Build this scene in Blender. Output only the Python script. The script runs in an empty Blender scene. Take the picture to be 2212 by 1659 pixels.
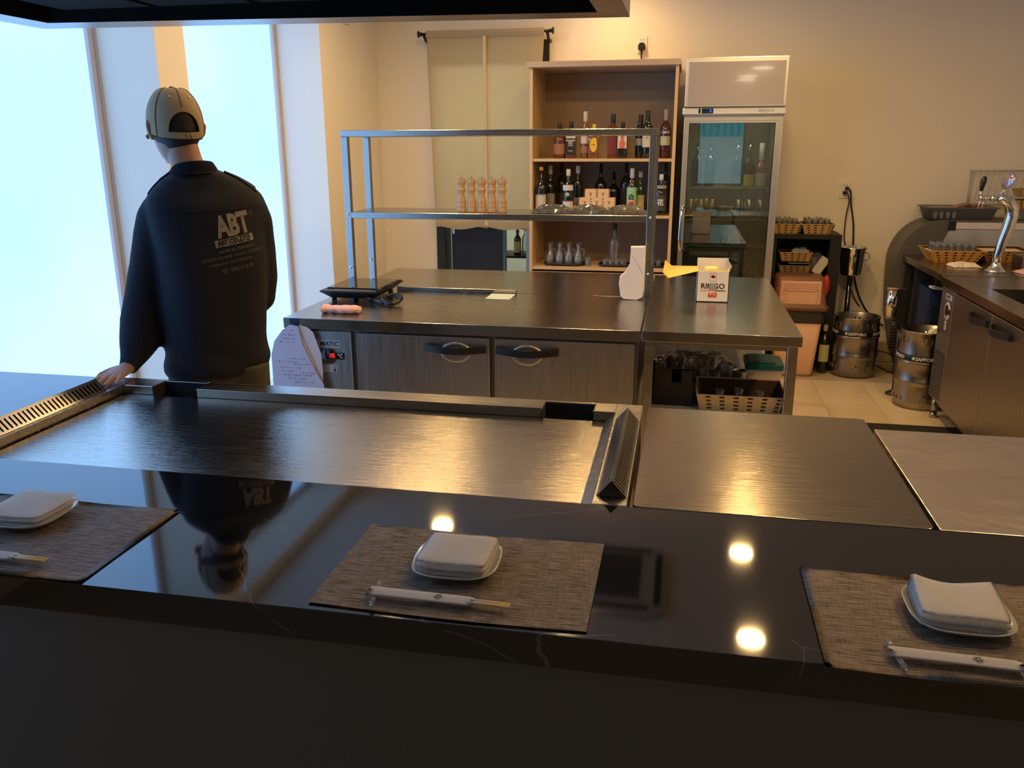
import bpy, bmesh, math, random
from mathutils import Vector, Matrix
random.seed(7)
PI = math.pi
C = bpy.context.scene.collection
sc = bpy.context.scene

# ---------------------------------------------------------------- camera
def make_camera():
    p, y, r = 0.277279, 0.196798, -0.0036655
    f = Vector((-math.sin(y)*math.cos(p), math.cos(y)*math.cos(p), -math.sin(p)))
    rt = Vector((math.cos(y), math.sin(y), 0)); up = rt.cross(f)
    r2 = math.cos(r)*rt + math.sin(r)*up; u2 = -math.sin(r)*rt + math.cos(r)*up
    m = Matrix((r2, u2, -f)).transposed().to_4x4(); m.translation = Vector((0, 0, 1.60))
    cam = bpy.data.cameras.new('camera'); o = bpy.data.objects.new('camera', cam); C.objects.link(o)
    o.matrix_world = m; cam.sensor_width = 36.0; cam.lens = 36.0*1821.88/2212.0
    cam.clip_start = 0.03; cam.clip_end = 60
    sc.camera = o
make_camera()

# ---------------------------------------------------------------- world, light, exposure
vs = sc.view_settings
vs.view_transform = 'Standard'; vs.look = 'None'; vs.gamma = 1.0; vs.exposure = -0.16; vs.use_curve_mapping = False
w = bpy.data.worlds.new('overcast_sky'); sc.world = w; w.use_nodes = True
w.node_tree.nodes['Background'].inputs[0].default_value = (0.62, 0.86, 1.0, 1)
w.node_tree.nodes['Background'].inputs[1].default_value = 1.3
LAMP_W = 10.8            # watts per ceiling downlight
WINDOW_E = 0.95         # strength of the frosted window film
CEIL = 2.70
LAMPS = [(-1.55, 5.25), (0.49, 5.22), (-1.55, 4.20), (-0.53, 4.20), (0.48, 4.20),
         (-1.55, 3.18), (-0.53, 3.18), (0.48, 3.18), (-0.53, 6.22), (1.52, 3.18), (1.45, 2.1)]  # far-right pair is unseen, added for more light on the bar
def area(name, loc, power, col, size, spread=180, rot=(0, 0, 0), shape='DISK', size_y=None):
    l = bpy.data.lights.new(name, 'AREA'); l.energy = power; l.color = col; l.shape = shape; l.size = size
    if size_y: l.size_y = size_y
    l.spread = math.radians(spread)
    o = bpy.data.objects.new(name, l); C.objects.link(o); o.location = loc; o.rotation_euler = rot
    return o
for i, (x, y) in enumerate(LAMPS):
    k = 1.0
    if (x, y) == (-0.53, 6.22): k = 0.55
    if y < 3.5: k = 0.5
    if x > 0.4 and y < 3.5: k = 1.45
    area('downlight_glow', (x, y, CEIL-0.012), LAMP_W*k, (1.0, 0.61, 0.22), 0.13, 180)
area('kitchen_tube_glow', (-1.5, 7.7, 2.6), 22, (1.0, 1.0, 0.85), 1.2, 180, shape='RECTANGLE', size_y=0.3)

# ---------------------------------------------------------------- materials
_M = {}
def nodes(m): return m.node_tree.nodes, m.node_tree.links
def mat(name, col, rough=0.5, metal=0.0, bump=0.0, bscale=200, var=0.0, vscale=8, spec=0.5, trans=0.0, ior=1.45, coat=0.0, alpha=1.0, stretch=(1, 1, 1), rvar=0.0, emit=None, es=0.0, sheen=0.0, aniso=0.0, bdist=0.002):
    if name in _M: return _M[name]
    m = bpy.data.materials.new(name); m.use_nodes = True; N, L = nodes(m); b = N['Principled BSDF']
    b.inputs['Base Color'].default_value = (*col, 1); b.inputs['Roughness'].default_value = rough; b.inputs['Metallic'].default_value = metal
    b.inputs['Specular IOR Level'].default_value = spec; b.inputs['Transmission Weight'].default_value = trans; b.inputs['IOR'].default_value = ior
    b.inputs['Coat Weight'].default_value = coat; b.inputs['Alpha'].default_value = alpha; b.inputs['Sheen Weight'].default_value = sheen
    b.inputs['Anisotropic'].default_value = aniso
    if emit: b.inputs['Emission Color'].default_value = (*emit, 1); b.inputs['Emission Strength'].default_value = es
    if bump or var or rvar:
        tc = N.new('ShaderNodeTexCoord'); mp = N.new('ShaderNodeMapping'); mp.inputs['Scale'].default_value = stretch
        L.new(tc.outputs['Object'], mp.inputs[0])
    if var:
        n = N.new('ShaderNodeTexNoise'); n.inputs['Scale'].default_value = vscale; n.inputs['Detail'].default_value = 5; L.new(mp.outputs[0], n.inputs[0])
        mx = N.new('ShaderNodeMix'); mx.data_type = 'RGBA'; mx.inputs[6].default_value = (*[c*(1-var) for c in col], 1); mx.inputs[7].default_value = (*[min(1, c*(1+var)) for c in col], 1)
        L.new(n.outputs[0], mx.inputs[0]); L.new(mx.outputs[2], b.inputs['Base Color'])
    if rvar:
        n = N.new('ShaderNodeTexNoise'); n.inputs['Scale'].default_value = vscale*1.7; n.inputs['Detail'].default_value = 6; L.new(mp.outputs[0], n.inputs[0])
        mr = N.new('ShaderNodeMapRange'); mr.inputs[1].default_value = 0.3; mr.inputs[2].default_value = 0.7; mr.inputs[3].default_value = rough-rvar; mr.inputs[4].default_value = rough+rvar
        L.new(n.outputs[0], mr.inputs[0]); L.new(mr.outputs[0], b.inputs['Roughness'])
    if bump:
        n = N.new('ShaderNodeTexNoise'); n.inputs['Scale'].default_value = bscale; n.inputs['Detail'].default_value = 4; L.new(mp.outputs[0], n.inputs[0])
        bp = N.new('ShaderNodeBump'); bp.inputs['Strength'].default_value = bump; bp.inputs['Distance'].default_value = bdist; L.new(n.outputs[0], bp.inputs['Height']); L.new(bp.outputs[0], b.inputs['Normal'])
    _M[name] = m; return m

steel = mat('brushed_steel', (0.40, 0.38, 0.345), 0.24, 1.0, bump=0.12, bscale=60, rvar=0.05, vscale=3, stretch=(1, 14, 14))
steel_top = mat('worktop_steel', (0.42, 0.40, 0.365), 0.15, 1.0, bump=0.28, bscale=14, rvar=0.04, vscale=3, stretch=(1, 28, 1))
steel_door = mat('door_steel', (0.44, 0.42, 0.38), 0.33, 1.0, bump=0.1, bscale=60, rvar=0.05, vscale=3, stretch=(14, 1, 1))
steel_scr = mat('scratched_steel', (0.31, 0.275, 0.225), 0.17, 1.0, bump=0.16, bscale=12, stretch=(1, 26, 1), rvar=0.04, vscale=5, var=0.06)
griddle = mat('griddle_steel', (0.43, 0.395, 0.345), 0.17, 1.0, bump=0.34, bscale=14, rvar=0.05, vscale=6, stretch=(1.0, 24, 1), var=0.07)
chrome = mat('chrome', (0.75, 0.74, 0.72), 0.08, 1.0)
keg_steel = mat('keg_steel', (0.34, 0.31, 0.26), 0.30, 1.0, bump=0.12, bscale=40, rvar=0.08, vscale=9, var=0.06)
alu = mat('aluminium_frame', (0.78, 0.78, 0.78), 0.33, 1.0)
dark_steel = mat('dark_steel', (0.05, 0.05, 0.05), 0.5, 0.6)
black_pl = mat('black_plastic', (0.012, 0.012, 0.013), 0.38)
black_gl = mat('black_glass', (0.01, 0.01, 0.011), 0.04, spec=0.8)
rubber = mat('black_rubber', (0.012, 0.012, 0.012), 0.75)
gap_blk = mat('dark_gap', (0.006, 0.006, 0.006), 0.9)
wall_m = mat('wall_paint', (0.82, 0.76, 0.64), 0.85, bump=0.1, bscale=120, var=0.015, vscale=2)
ceil_m = mat('ceiling_paint', (0.78, 0.77, 0.74), 0.9, var=0.01)
front_m = mat('dark_panel', (0.095, 0.088, 0.078), 0.7, bump=0.1, bscale=150)
base_m = mat('baseboard_tile', (0.50, 0.38, 0.26), 0.4, var=0.1)
beech = mat('beech_board', (0.64, 0.44, 0.23), 0.45, var=0.10, vscale=5, stretch=(1, 1, 14), bump=0.05, bscale=40)
beech_dk = mat('beech_back', (0.36, 0.26, 0.165), 0.55, var=0.08, vscale=6, stretch=(12, 1, 1))
beech_top = mat('greyed_oak_top', (0.50, 0.37, 0.25), 0.5, var=0.10, vscale=9, stretch=(20, 20, 1))
mill_w = mat('mill_wood', (0.66, 0.40, 0.17), 0.33, var=0.12, vscale=20, stretch=(1, 1, 6), coat=0.4)
masu_w = mat('box_pine', (0.78, 0.52, 0.28), 0.55, var=0.06, vscale=20, stretch=(1, 1, 12))
wicker = mat('wicker', (0.50, 0.31, 0.11), 0.55, var=0.2, vscale=60, bump=0.3, bscale=300)
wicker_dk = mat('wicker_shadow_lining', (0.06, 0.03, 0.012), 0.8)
white_cl = mat('white_towel', (0.90, 0.88, 0.85), 0.92, bump=0.5, bscale=420, sheen=0.3)
cream_cl = mat('cream_cloth', (0.82, 0.72, 0.55), 0.9, bump=0.4, bscale=300)
pink_cl = mat('pink_towel', (0.85, 0.45, 0.34), 0.95, bump=0.8, bscale=300, sheen=0.4)
paper = mat('white_paper', (0.80, 0.79, 0.82), 0.7, var=0.02, vscale=6)
paper_bag = mat('bag_paper', (0.82, 0.80, 0.80), 0.75, bump=0.2, bscale=60)
card_y = mat('yellow_card', (0.88, 0.60, 0.16), 0.7)
card_w = mat('white_card', (0.84, 0.80, 0.74), 0.6)
green_note = mat('pale_green_card', (0.68, 0.76, 0.62), 0.7)
ink = mat('black_ink', (0.02, 0.02, 0.022), 0.6)
ink_grey = mat('grey_ink', (0.22, 0.22, 0.26), 0.7)
ink_red = mat('red_ink', (0.62, 0.03, 0.03), 0.6)
ink_orange = mat('orange_ink', (0.80, 0.22, 0.08), 0.6)
ink_white = mat('white_ink', (0.75, 0.74, 0.70), 0.6)
ceramic = mat('grey_glazed_ceramic', (0.42, 0.42, 0.40), 0.15, coat=0.5)
bamboo = mat('bamboo', (0.66, 0.49, 0.24), 0.55, var=0.1, vscale=60)
skin = mat('skin', (0.42, 0.22, 0.14), 0.55, var=0.06, vscale=30)
hair_m = mat('black_hair', (0.010, 0.009, 0.010), 0.6, bump=0.5, bscale=500)
navy = mat('navy_jacket', (0.008, 0.009, 0.016), 0.88, bump=0.5, bscale=350, var=0.12, vscale=7)
khaki = mat('khaki_cap', (0.36, 0.27, 0.15), 0.85, bump=0.6, bscale=380, var=0.12, vscale=9)
khaki_dk = mat('khaki_cap_seam', (0.20, 0.16, 0.10), 0.9)
trou = mat('olive_trousers', (0.06, 0.052, 0.033), 0.85, bump=0.4, bscale=300)
print_m = mat('faded_print', (0.27, 0.24, 0.20), 0.8, var=0.35, vscale=60)
print_d = mat('faint_print', (0.085, 0.082, 0.078), 0.8, var=0.35, vscale=80)
brown_pl = mat('brown_plastic', (0.20, 0.075, 0.045), 0.4)
beige_pl = mat('beige_plastic', (0.72, 0.42, 0.27), 0.42, var=0.03)
grey_pl = mat('grey_plastic', (0.13, 0.14, 0.135), 0.5)
blue_pl = mat('navy_blue_plastic', (0.012, 0.03, 0.085), 0.4)
teal_pl = mat('teal_plastic', (0.01, 0.13, 0.14), 0.35)
clear_pl = mat('cloudy_plastic', (0.70, 0.62, 0.50), 0.4)
red_pl = mat('red_plastic_bag', (0.62, 0.04, 0.02), 0.45, bump=0.4, bscale=60)
socket_w = mat('socket_plate', (0.78, 0.75, 0.66), 0.4)
freezer_g = mat('grey_enamel', (0.10, 0.092, 0.078), 0.45)
ff_white = mat('white_enamel', (0.62, 0.60, 0.58), 0.35)
sign_face = mat('white_sign_face', (0.40, 0.36, 0.34), 0.07, spec=0.9, coat=0.7)
dark_in = mat('fridge_interior', (0.30, 0.31, 0.25), 0.5)
wire_m = mat('grey_coated_wire', (0.40, 0.42, 0.36), 0.4)
carton = mat('brown_carton', (0.52, 0.37, 0.21), 0.7)
cucumber = mat('cucumber_skin', (0.10, 0.20, 0.04), 0.35, var=0.3, vscale=40, stretch=(1, 6, 1))
noren_brown = mat('black_door_paint', (0.016, 0.016, 0.017), 0.5)
gold = mat('gold_foil', (0.75, 0.50, 0.15), 0.3, 1.0)

def glassy(name, tint=(1, 1, 1), refl=1.0, rough=0.02, base=0.0, haze=0.0):
    """thin glass / film: tinted see-through with a fresnel reflection"""
    if name in _M: return _M[name]
    m = bpy.data.materials.new(name); m.use_nodes = True; N, L = nodes(m); N.remove(N['Principled BSDF']); out = N['Material Output']
    t = N.new('ShaderNodeBsdfTransparent'); t.inputs[0].default_value = (*tint, 1)
    g = N.new('ShaderNodeBsdfGlossy'); g.inputs['Roughness'].default_value = rough
    fr = N.new('ShaderNodeFresnel'); fr.inputs[0].default_value = 1.5
    ma = N.new('ShaderNodeMath'); ma.operation = 'MULTIPLY_ADD'; ma.inputs[1].default_value = refl; ma.inputs[2].default_value = base; ma.use_clamp = True; L.new(fr.outputs[0], ma.inputs[0])
    mx = N.new('ShaderNodeMixShader'); L.new(ma.outputs[0], mx.inputs[0]); L.new(t.outputs[0], mx.inputs[1]); L.new(g.outputs[0], mx.inputs[2])
    if haze:
        df = N.new('ShaderNodeBsdfDiffuse'); df.inputs[0].default_value = (0.8, 0.8, 0.78, 1); m2 = N.new('ShaderNodeMixShader'); m2.inputs[0].default_value = haze
        L.new(mx.outputs[0], m2.inputs[1]); L.new(df.outputs[0], m2.inputs[2]); mx = m2
    L.new(mx.outputs[0], out.inputs[0])
    _M[name] = m; return m
door_glass = glassy('door_glass', (0.80, 0.84, 0.78), 2.2, 0.01, 0.10)
film = glassy('cling_film', (0.97, 0.97, 0.95), 1.8, 0.12, 0.08, 0.09)
tumbler = glassy('tumbler_glass', (0.965, 0.975, 0.965), 1.8, 0.06, 0.05, 0.10)

def pane_mat(name, col, s):
    m = bpy.data.materials.new(name); m.use_nodes = True; N, L = nodes(m); b = N['Principled BSDF']
    b.inputs['Base Color'].default_value = (0.15, 0.2, 0.22, 1); b.inputs['Roughness'].default_value = 0.5
    tc = N.new('ShaderNodeTexCoord'); n = N.new('ShaderNodeTexNoise'); n.inputs['Scale'].default_value = 0.9; n.inputs['Detail'].default_value = 1; L.new(tc.outputs['Object'], n.inputs[0])
    mx = N.new('ShaderNodeMix'); mx.data_type = 'RGBA'; mx.inputs[6].default_value = (*[c*f for c, f in zip(col, (0.62, 0.95, 1.0))], 1); mx.inputs[7].default_value = (*[c*f for c, f in zip(col, (1.6, 1.1, 1.0))], 1)
    L.new(n.outputs[0], mx.inputs[0]); L.new(mx.outputs[2], b.inputs['Emission Color']); b.inputs['Emission Strength'].default_value = s
    return m
frost = pane_mat('frosted_film_daylight', (0.62, 1.38, 2.75), WINDOW_E)
lamp_m = mat('lamp_diffuser', (1, 0.9, 0.7), 0.5, emit=(1.0, 0.80, 0.50), es=14)
led_red = mat('red_led', (0.3, 0, 0), 0.5, emit=(1.0, 0.02, 0.02), es=1.6)
led_blue = mat('blue_led', (0, 0, 0.3), 0.5, emit=(0.08, 0.10, 1.0), es=1.6)

def marble_mat():
    m = bpy.data.materials.new('black_marble'); m.use_nodes = True; N, L = nodes(m); b = N['Principled BSDF']
    b.inputs['Roughness'].default_value = 0.045; b.inputs['Specular IOR Level'].default_value = 0.75
    tc = N.new('ShaderNodeTexCoord'); geo = tc.outputs['Object']
    def math_(op, a, b_=None, c=None, clamp=False):
        n = N.new('ShaderNodeMath'); n.operation = op; n.use_clamp = clamp
        for i, v in enumerate((a, b_, c)):
            if v is None: continue
            if isinstance(v, (int, float)): n.inputs[i].default_value = v
            else: L.new(v, n.inputs[i])
        return n.outputs[0]
    nz = N.new('ShaderNodeTexNoise'); nz.inputs['Scale'].default_value = 3.0; nz.inputs['Detail'].default_value = 6; L.new(geo, nz.inputs[0])
    sep = N.new('ShaderNodeSeparateXYZ'); L.new(geo, sep.inputs[0])
    wob = math_('MULTIPLY', math_('SUBTRACT', nz.outputs[0], 0.5), 0.06)
    total = None
    # natural veins as thin meandering lines across the slab (x0,y0,x1,y1,width,strength)
    for (x0, y0, x1, y1, wd, st) in ((-0.213, 1.672, 0.106, 1.309, 0.0028, 0.80), (0.106, 1.309, 0.30, 1.00, 0.0012, 0.2), (-1.3, 1.9, -0.75, 1.1, 0.0012, 0.20), (0.7, 1.7, 1.3, 1.1, 0.002, 0.3), (-0.95, 1.75, 0.2, 1.15, 0.001, 0.12)):
        dx, dy = x1-x0, y1-y0; Ln = math.hypot(dx, dy); nx, ny = -dy/Ln, dx/Ln
        d = math_('ADD', math_('ADD', math_('MULTIPLY', math_('SUBTRACT', sep.outputs[0], x0), nx), math_('MULTIPLY', math_('SUBTRACT', sep.outputs[1], y0), ny)), wob)
        along = math_('ADD', math_('MULTIPLY', math_('SUBTRACT', sep.outputs[0], x0), dx/Ln), math_('MULTIPLY', math_('SUBTRACT', sep.outputs[1], y0), dy/Ln))
        inr = math_('MULTIPLY', math_('GREATER_THAN', along, 0.0), math_('LESS_THAN', along, Ln))
        v = math_('MULTIPLY', math_('MULTIPLY', math_('SUBTRACT', 1.0, math_('DIVIDE', math_('ABSOLUTE', d), wd), clamp=True), st), inr)
        total = v if total is None else math_('MAXIMUM', total, v)
    vo = N.new('ShaderNodeTexVoronoi'); vo.feature = 'DISTANCE_TO_EDGE'; vo.inputs['Scale'].default_value = 2.4
    mp = N.new('ShaderNodeMapping'); mp.inputs['Rotation'].default_value = (0.3, 0.2, 0.6); L.new(geo, mp.inputs[0])
    mxv = N.new('ShaderNodeMix'); mxv.data_type = 'RGBA'; mxv.inputs[0].default_value = 0.12; L.new(mp.outputs[0], mxv.inputs[6]); L.new(nz.outputs[1], mxv.inputs[7]); L.new(mxv.outputs[2], vo.inputs[0])
    fine = math_('MULTIPLY', math_('SUBTRACT', 1.0, math_('MULTIPLY', vo.outputs[0], 260), clamp=True), 0.16)
    nz2 = N.new('ShaderNodeTexNoise'); nz2.inputs['Scale'].default_value = 2.0; L.new(geo, nz2.inputs[0])
    fine = math_('MULTIPLY', fine, math_('GREATER_THAN', nz2.outputs[0], 0.5))
    vt = math_('MAXIMUM', total, fine)
    mx = N.new('ShaderNodeMix'); mx.data_type = 'RGBA'; mx.inputs[6].default_value = (0.0045, 0.0045, 0.005, 1); mx.inputs[7].default_value = (0.50, 0.45, 0.38, 1); L.new(vt, mx.inputs[0]); L.new(mx.outputs[2], b.inputs['Base Color'])
    return m
marble = marble_mat()

def woven_mat():
    m = bpy.data.materials.new('woven_placemat_vinyl'); m.use_nodes = True; N, L = nodes(m); b = N['Principled BSDF']; b.inputs['Roughness'].default_value = 0.6
    tc = N.new('ShaderNodeTexCoord')
    mp = N.new('ShaderNodeMapping'); mp.inputs['Scale'].default_value = (22, 420, 1); L.new(tc.outputs['Object'], mp.inputs[0])
    n = N.new('ShaderNodeTexNoise'); n.inputs['Scale'].default_value = 1; n.inputs['Detail'].default_value = 3; L.new(mp.outputs[0], n.inputs[0])
    mp2 = N.new('ShaderNodeMapping'); mp2.inputs['Scale'].default_value = (420, 30, 1); L.new(tc.outputs['Object'], mp2.inputs[0])
    n2 = N.new('ShaderNodeTexNoise'); n2.inputs['Scale'].default_value = 1; L.new(mp2.outputs[0], n2.inputs[0])
    a = N.new('ShaderNodeMath'); a.operation = 'MULTIPLY_ADD'; a.inputs[1].default_value = 0.28; L.new(n2.outputs[0], a.inputs[0]); L.new(n.outputs[0], a.inputs[2])
    cr = N.new('ShaderNodeValToRGB'); e = cr.color_ramp.elements; e[0].position = 0.46; e[0].color = (0.07, 0.053, 0.042, 1); e[1].position = 0.80; e[1].color = (0.55, 0.45, 0.37, 1); L.new(a.outputs[0], cr.inputs[0]); L.new(cr.outputs[0], b.inputs['Base Color'])
    bp = N.new('ShaderNodeBump'); bp.inputs['Strength'].default_value = 0.7; bp.inputs['Distance'].default_value = 0.001; L.new(a.outputs[0], bp.inputs['Height']); L.new(bp.outputs[0], b.inputs['Normal'])
    return m
woven = woven_mat()

def curtain_mat():
    m = bpy.data.materials.new('cream_linen'); m.use_nodes = True; N, L = nodes(m); N.remove(N['Principled BSDF']); out = N['Material Output']
    d = N.new('ShaderNodeBsdfDiffuse'); d.inputs[0].default_value = (0.80, 0.66, 0.42, 1); t = N.new('ShaderNodeBsdfTranslucent'); t.inputs[0].default_value = (0.74, 0.70, 0.54, 1)
    mx = N.new('ShaderNodeMixShader'); mx.inputs[0].default_value = 0.42; L.new(d.outputs[0], mx.inputs[1]); L.new(t.outputs[0], mx.inputs[2])
    tc = N.new('ShaderNodeTexCoord'); n = N.new('ShaderNodeTexNoise'); n.inputs['Scale'].default_value = 250; L.new(tc.outputs['Object'], n.inputs[0])
    bp = N.new('ShaderNodeBump'); bp.inputs['Strength'].default_value = 0.2; bp.inputs['Distance'].default_value = 0.001; L.new(n.outputs[0], bp.inputs['Height']); L.new(bp.outputs[0], d.inputs['Normal'])
    L.new(mx.outputs[0], out.inputs[0]); return m
linen = curtain_mat()

def bottle_mat(name, col, rough=0.06): return mat('bottle_'+name, col, rough, spec=0.7, coat=0.6)
b_dark = bottle_mat('dark_glass', (0.006, 0.010, 0.007)); b_brown = bottle_mat('brown_glass', (0.02, 0.011, 0.006)); b_amber = bottle_mat('amber_spirit', (0.11, 0.032, 0.010)); b_amber2 = bottle_mat('light_amber_spirit', (0.20, 0.075, 0.02))
b_red = bottle_mat('dark_red_aperitif', (0.075, 0.008, 0.012)); b_green = bottle_mat('green_glass', (0.02, 0.06, 0.02)); b_clear = tumbler

# ---------------------------------------------------------------- mesh helpers
class MB:
    def __init__(s): s.bm = bmesh.new()
    def box(s, x0, x1, y0, y1, z0, z1, bev=0.0, seg=2):
        b = bmesh.new(); r = bmesh.ops.create_cube(b, size=1.0)
        for v in b.verts: v.co = Vector(((x0+x1)/2+v.co.x*(x1-x0), (y0+y1)/2+v.co.y*(y1-y0), (z0+z1)/2+v.co.z*(z1-z0)))
        if bev: bmesh.ops.bevel(b, geom=b.edges[:], offset=bev, segments=seg, affect='EDGES', profile=0.6)
        s._join(b); return s
    def _join(s, b, smooth=False):
        me = bpy.data.meshes.new('t')
        if smooth:
            for f in b.faces: f.smooth = True
        b.to_mesh(me); b.free(); s.bm.from_mesh(me); bpy.data.meshes.remove(me)
    def rbox(s, x0, x1, y0, y1, z0, z1, r, seg=5, bev=0.0):
        """box with its four vertical edges rounded"""
        pts = []
        for cx, cy, a in ((x1-r, y1-r, 0), (x0+r, y1-r, 90), (x0+r, y0+r, 180), (x1-r, y0+r, 270)):
            for k in range(seg+1):
                t = math.radians(a+90*k/seg); pts.append((cx+r*math.cos(t), cy+r*math.sin(t)))
        return s.prism(pts, z0, z1, bev=bev)
    def prism(s, pts, z0, z1, axis='z', bev=0.0):
        b = bmesh.new()
        def P(p, h):
            if axis == 'z': return Vector((p[0], p[1], h))
            if axis == 'y': return Vector((p[0], h, p[1]))
            return Vector((h, p[0], p[1]))
        lo = [b.verts.new(P(p, z0)) for p in pts]; hi = [b.verts.new(P(p, z1)) for p in pts]; n = len(pts)
        f1 = b.faces.new(lo); f2 = b.faces.new(hi)
        for i in range(n): b.faces.new((lo[i], lo[(i+1) % n], hi[(i+1) % n], hi[i]))
        bmesh.ops.recalc_face_normals(b, faces=b.faces[:])
        if bev: bmesh.ops.bevel(b, geom=[e for e in b.edges if (e.verts[0] in lo and e.verts[1] in lo) or (e.verts[0] in hi and e.verts[1] in hi)], offset=bev, segments=2, affect='EDGES', profile=0.6)
        s._join(b); return s
    def rings(s, rings, caps=True, closed=True, smooth=True):
        b = bmesh.new(); R = [[b.verts.new(Vector(p)) for p in r] for r in rings]
        for a, c in zip(R, R[1:]):
            n = len(a)
            for i in range(n if closed else n-1):
                j = (i+1) % n
                try: b.faces.new((a[i], a[j], c[j], c[i]))
                except ValueError: pass
        if caps: b.faces.new(R[0][::-1]); b.faces.new(R[-1])
        bmesh.ops.remove_doubles(b, verts=b.verts[:], dist=1e-6)
        bmesh.ops.recalc_face_normals(b, faces=b.faces[:]); s._join(b, smooth); return s
    def lathe(s, prof, c=(0, 0, 0), n=24, axis='z', caps=True, smooth=True):
        rr = []
        for r, h in prof:
            ring = []
            for k in range(n):
                t = 2*PI*k/n; a, b_ = r*math.cos(t), r*math.sin(t)
                if axis == 'z': p = (a, b_, h)
                elif axis == 'y': p = (a, h, b_)
                else: p = (h, a, b_)
                ring.append((c[0]+p[0], c[1]+p[1], c[2]+p[2]))
            rr.append(ring)
        return s.rings(rr, caps, smooth=smooth)
    def cyl(s, p0, p1, r0, r1=None, n=16, smooth=True): return s.tube([p0, p1], [r0, r1 if r1 is not None else r0], n, smooth)
    def tube(s, pts, r, n=10, smooth=True, flat=1.0):
        pts = [Vector(p) for p in pts]; rs = r if isinstance(r, (list, tuple)) else [r]*len(pts); out = []
        t0 = (pts[1]-pts[0]).normalized(); up = Vector((0, 0, 1)) if abs(t0.z) < 0.9 else Vector((1, 0, 0)); u = t0.cross(up).normalized()
        for i, p in enumerate(pts):
            t = (pts[min(i+1, len(pts)-1)]-pts[max(i-1, 0)]).normalized(); u = (u-t*u.dot(t)).normalized(); v = t.cross(u)
            out.append([tuple(p+(u*math.cos(a)+v*math.sin(a)*flat)*rs[i]) for a in [2*PI*k/n for k in range(n)]])
        return s.rings(out, True, smooth=smooth)
    def ell(s, c, r, n=20, m=12):
        rr = []
        for i in range(m+1):
            ph = -PI/2+PI*i/m; q = max(math.cos(ph), 1e-3)
            rr.append([(c[0]+r[0]*q*math.cos(2*PI*k/n), c[1]+r[1]*q*math.sin(2*PI*k/n), c[2]+r[2]*math.sin(ph)) for k in range(n)])
        return s.rings(rr)
    def quad(s, *p):
        vs_ = [s.bm.verts.new(Vector(q)) for q in p]; s.bm.faces.new(vs_); return s
    def grid(s, fn, nu, nv, smooth=True, thick=0.0):
        b = bmesh.new(); V = [[b.verts.new(Vector(fn(i/nu, j/nv))) for j in range(nv+1)] for i in range(nu+1)]
        for i in range(nu):
            for j in range(nv): b.faces.new((V[i][j], V[i+1][j], V[i+1][j+1], V[i][j+1]))
        if thick: bmesh.ops.solidify(b, geom=b.faces[:], thickness=thick)
        bmesh.ops.recalc_face_normals(b, faces=b.faces[:])
        s._join(b, smooth); return s
    def xf(s, m): bmesh.ops.transform(s.bm, matrix=m, verts=s.bm.verts[:]); return s
    def mesh(s, name, m):
        me = bpy.data.meshes.new(name); s.bm.to_mesh(me); s.bm.free()
        if m: me.materials.append(m)
        return me
    def build(s, name, m, parent=None, world=True, label=None):
        """link as one object; world=True: coordinates given are world ones and the root sits unrotated"""
        if parent is not None and world:
            r = parent
            while r.parent: r = r.parent
            bmesh.ops.translate(s.bm, vec=-Vector(r.location), verts=s.bm.verts[:])
        o = bpy.data.objects.new(name, s.mesh(name, m)); C.objects.link(o)
        if parent is not None: o.parent = parent
        if label: o['label'] = label
        return o
def thing(name, label, cat, loc=(0, 0, 0), rotz=0, group=None):
    o = bpy.data.objects.new(name, None); C.objects.link(o); o.empty_display_size = 0.05
    o.location = loc; o.rotation_euler = (0, 0, rotz); o['label'] = label; o['category'] = cat
    if group: o['group'] = group
    return o
def tag(o, label, cat, group=None, kind=None):
    o['label'] = label; o['category'] = cat
    if group: o['group'] = group
    if kind: o['kind'] = kind
    return o
def struct(o): o['kind'] = 'structure'; return o
def solo(mb, name, m, label, cat, loc=(0, 0, 0), rotz=0, group=None):
    """a thing that is one mesh in local coordinates"""
    o = mb.build(name, m); o.location = loc; o.rotation_euler = (0, 0, rotz); return tag(o, label, cat, group)
def dup(root, loc, label=None, rotz=None, group=None):
    r = root.copy(); C.objects.link(r); r.location = loc
    if rotz is not None: r.rotation_euler = (0, 0, rotz)
    if label: r['label'] = label
    if group: r['group'] = group
    for ch in list(root.children):
        c = ch.copy(); C.objects.link(c); c.parent = r
        for g in list(ch.children):
            d = g.copy(); C.objects.link(d); d.parent = c
    return r
def text(s, size, m, mtx, name='lettering', parent=None, extrude=0.0004, bold=0.0, squash=1.0, centre=True, curve_r=0.0, spacing=1.0):
    """flat lettering; mtx maps text x/y/normal into the parent's local space; curve_r wraps it round a cylinder (axis = text y)"""
    cu = bpy.data.curves.new(name, 'FONT'); cu.body = s; cu.size = size; cu.extrude = extrude; cu.offset = bold; cu.resolution_u = 2; cu.space_character = spacing
    cu.align_x = 'CENTER' if centre else 'LEFT'; cu.align_y = 'CENTER'
    t = bpy.data.objects.new(name, cu); C.objects.link(t); dg = bpy.context.evaluated_depsgraph_get()
    me = bpy.data.meshes.new_from_object(t.evaluated_get(dg)); C.objects.unlink(t); bpy.data.objects.remove(t); bpy.data.curves.remove(cu)
    for v in me.vertices:
        x, y, z = v.co; x *= squash
        if curve_r: a = x/curve_r; v.co = Vector(((curve_r+z)*math.sin(a), y, (curve_r+z)*math.cos(a)-curve_r))
        else: v.co = Vector((x, y, z))
    me.transform(mtx); me.materials.clear(); me.materials.append(m)
    o = bpy.data.objects.new(name, me); C.objects.link(o)
    if parent is not None: o.parent = parent
    return o
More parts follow.
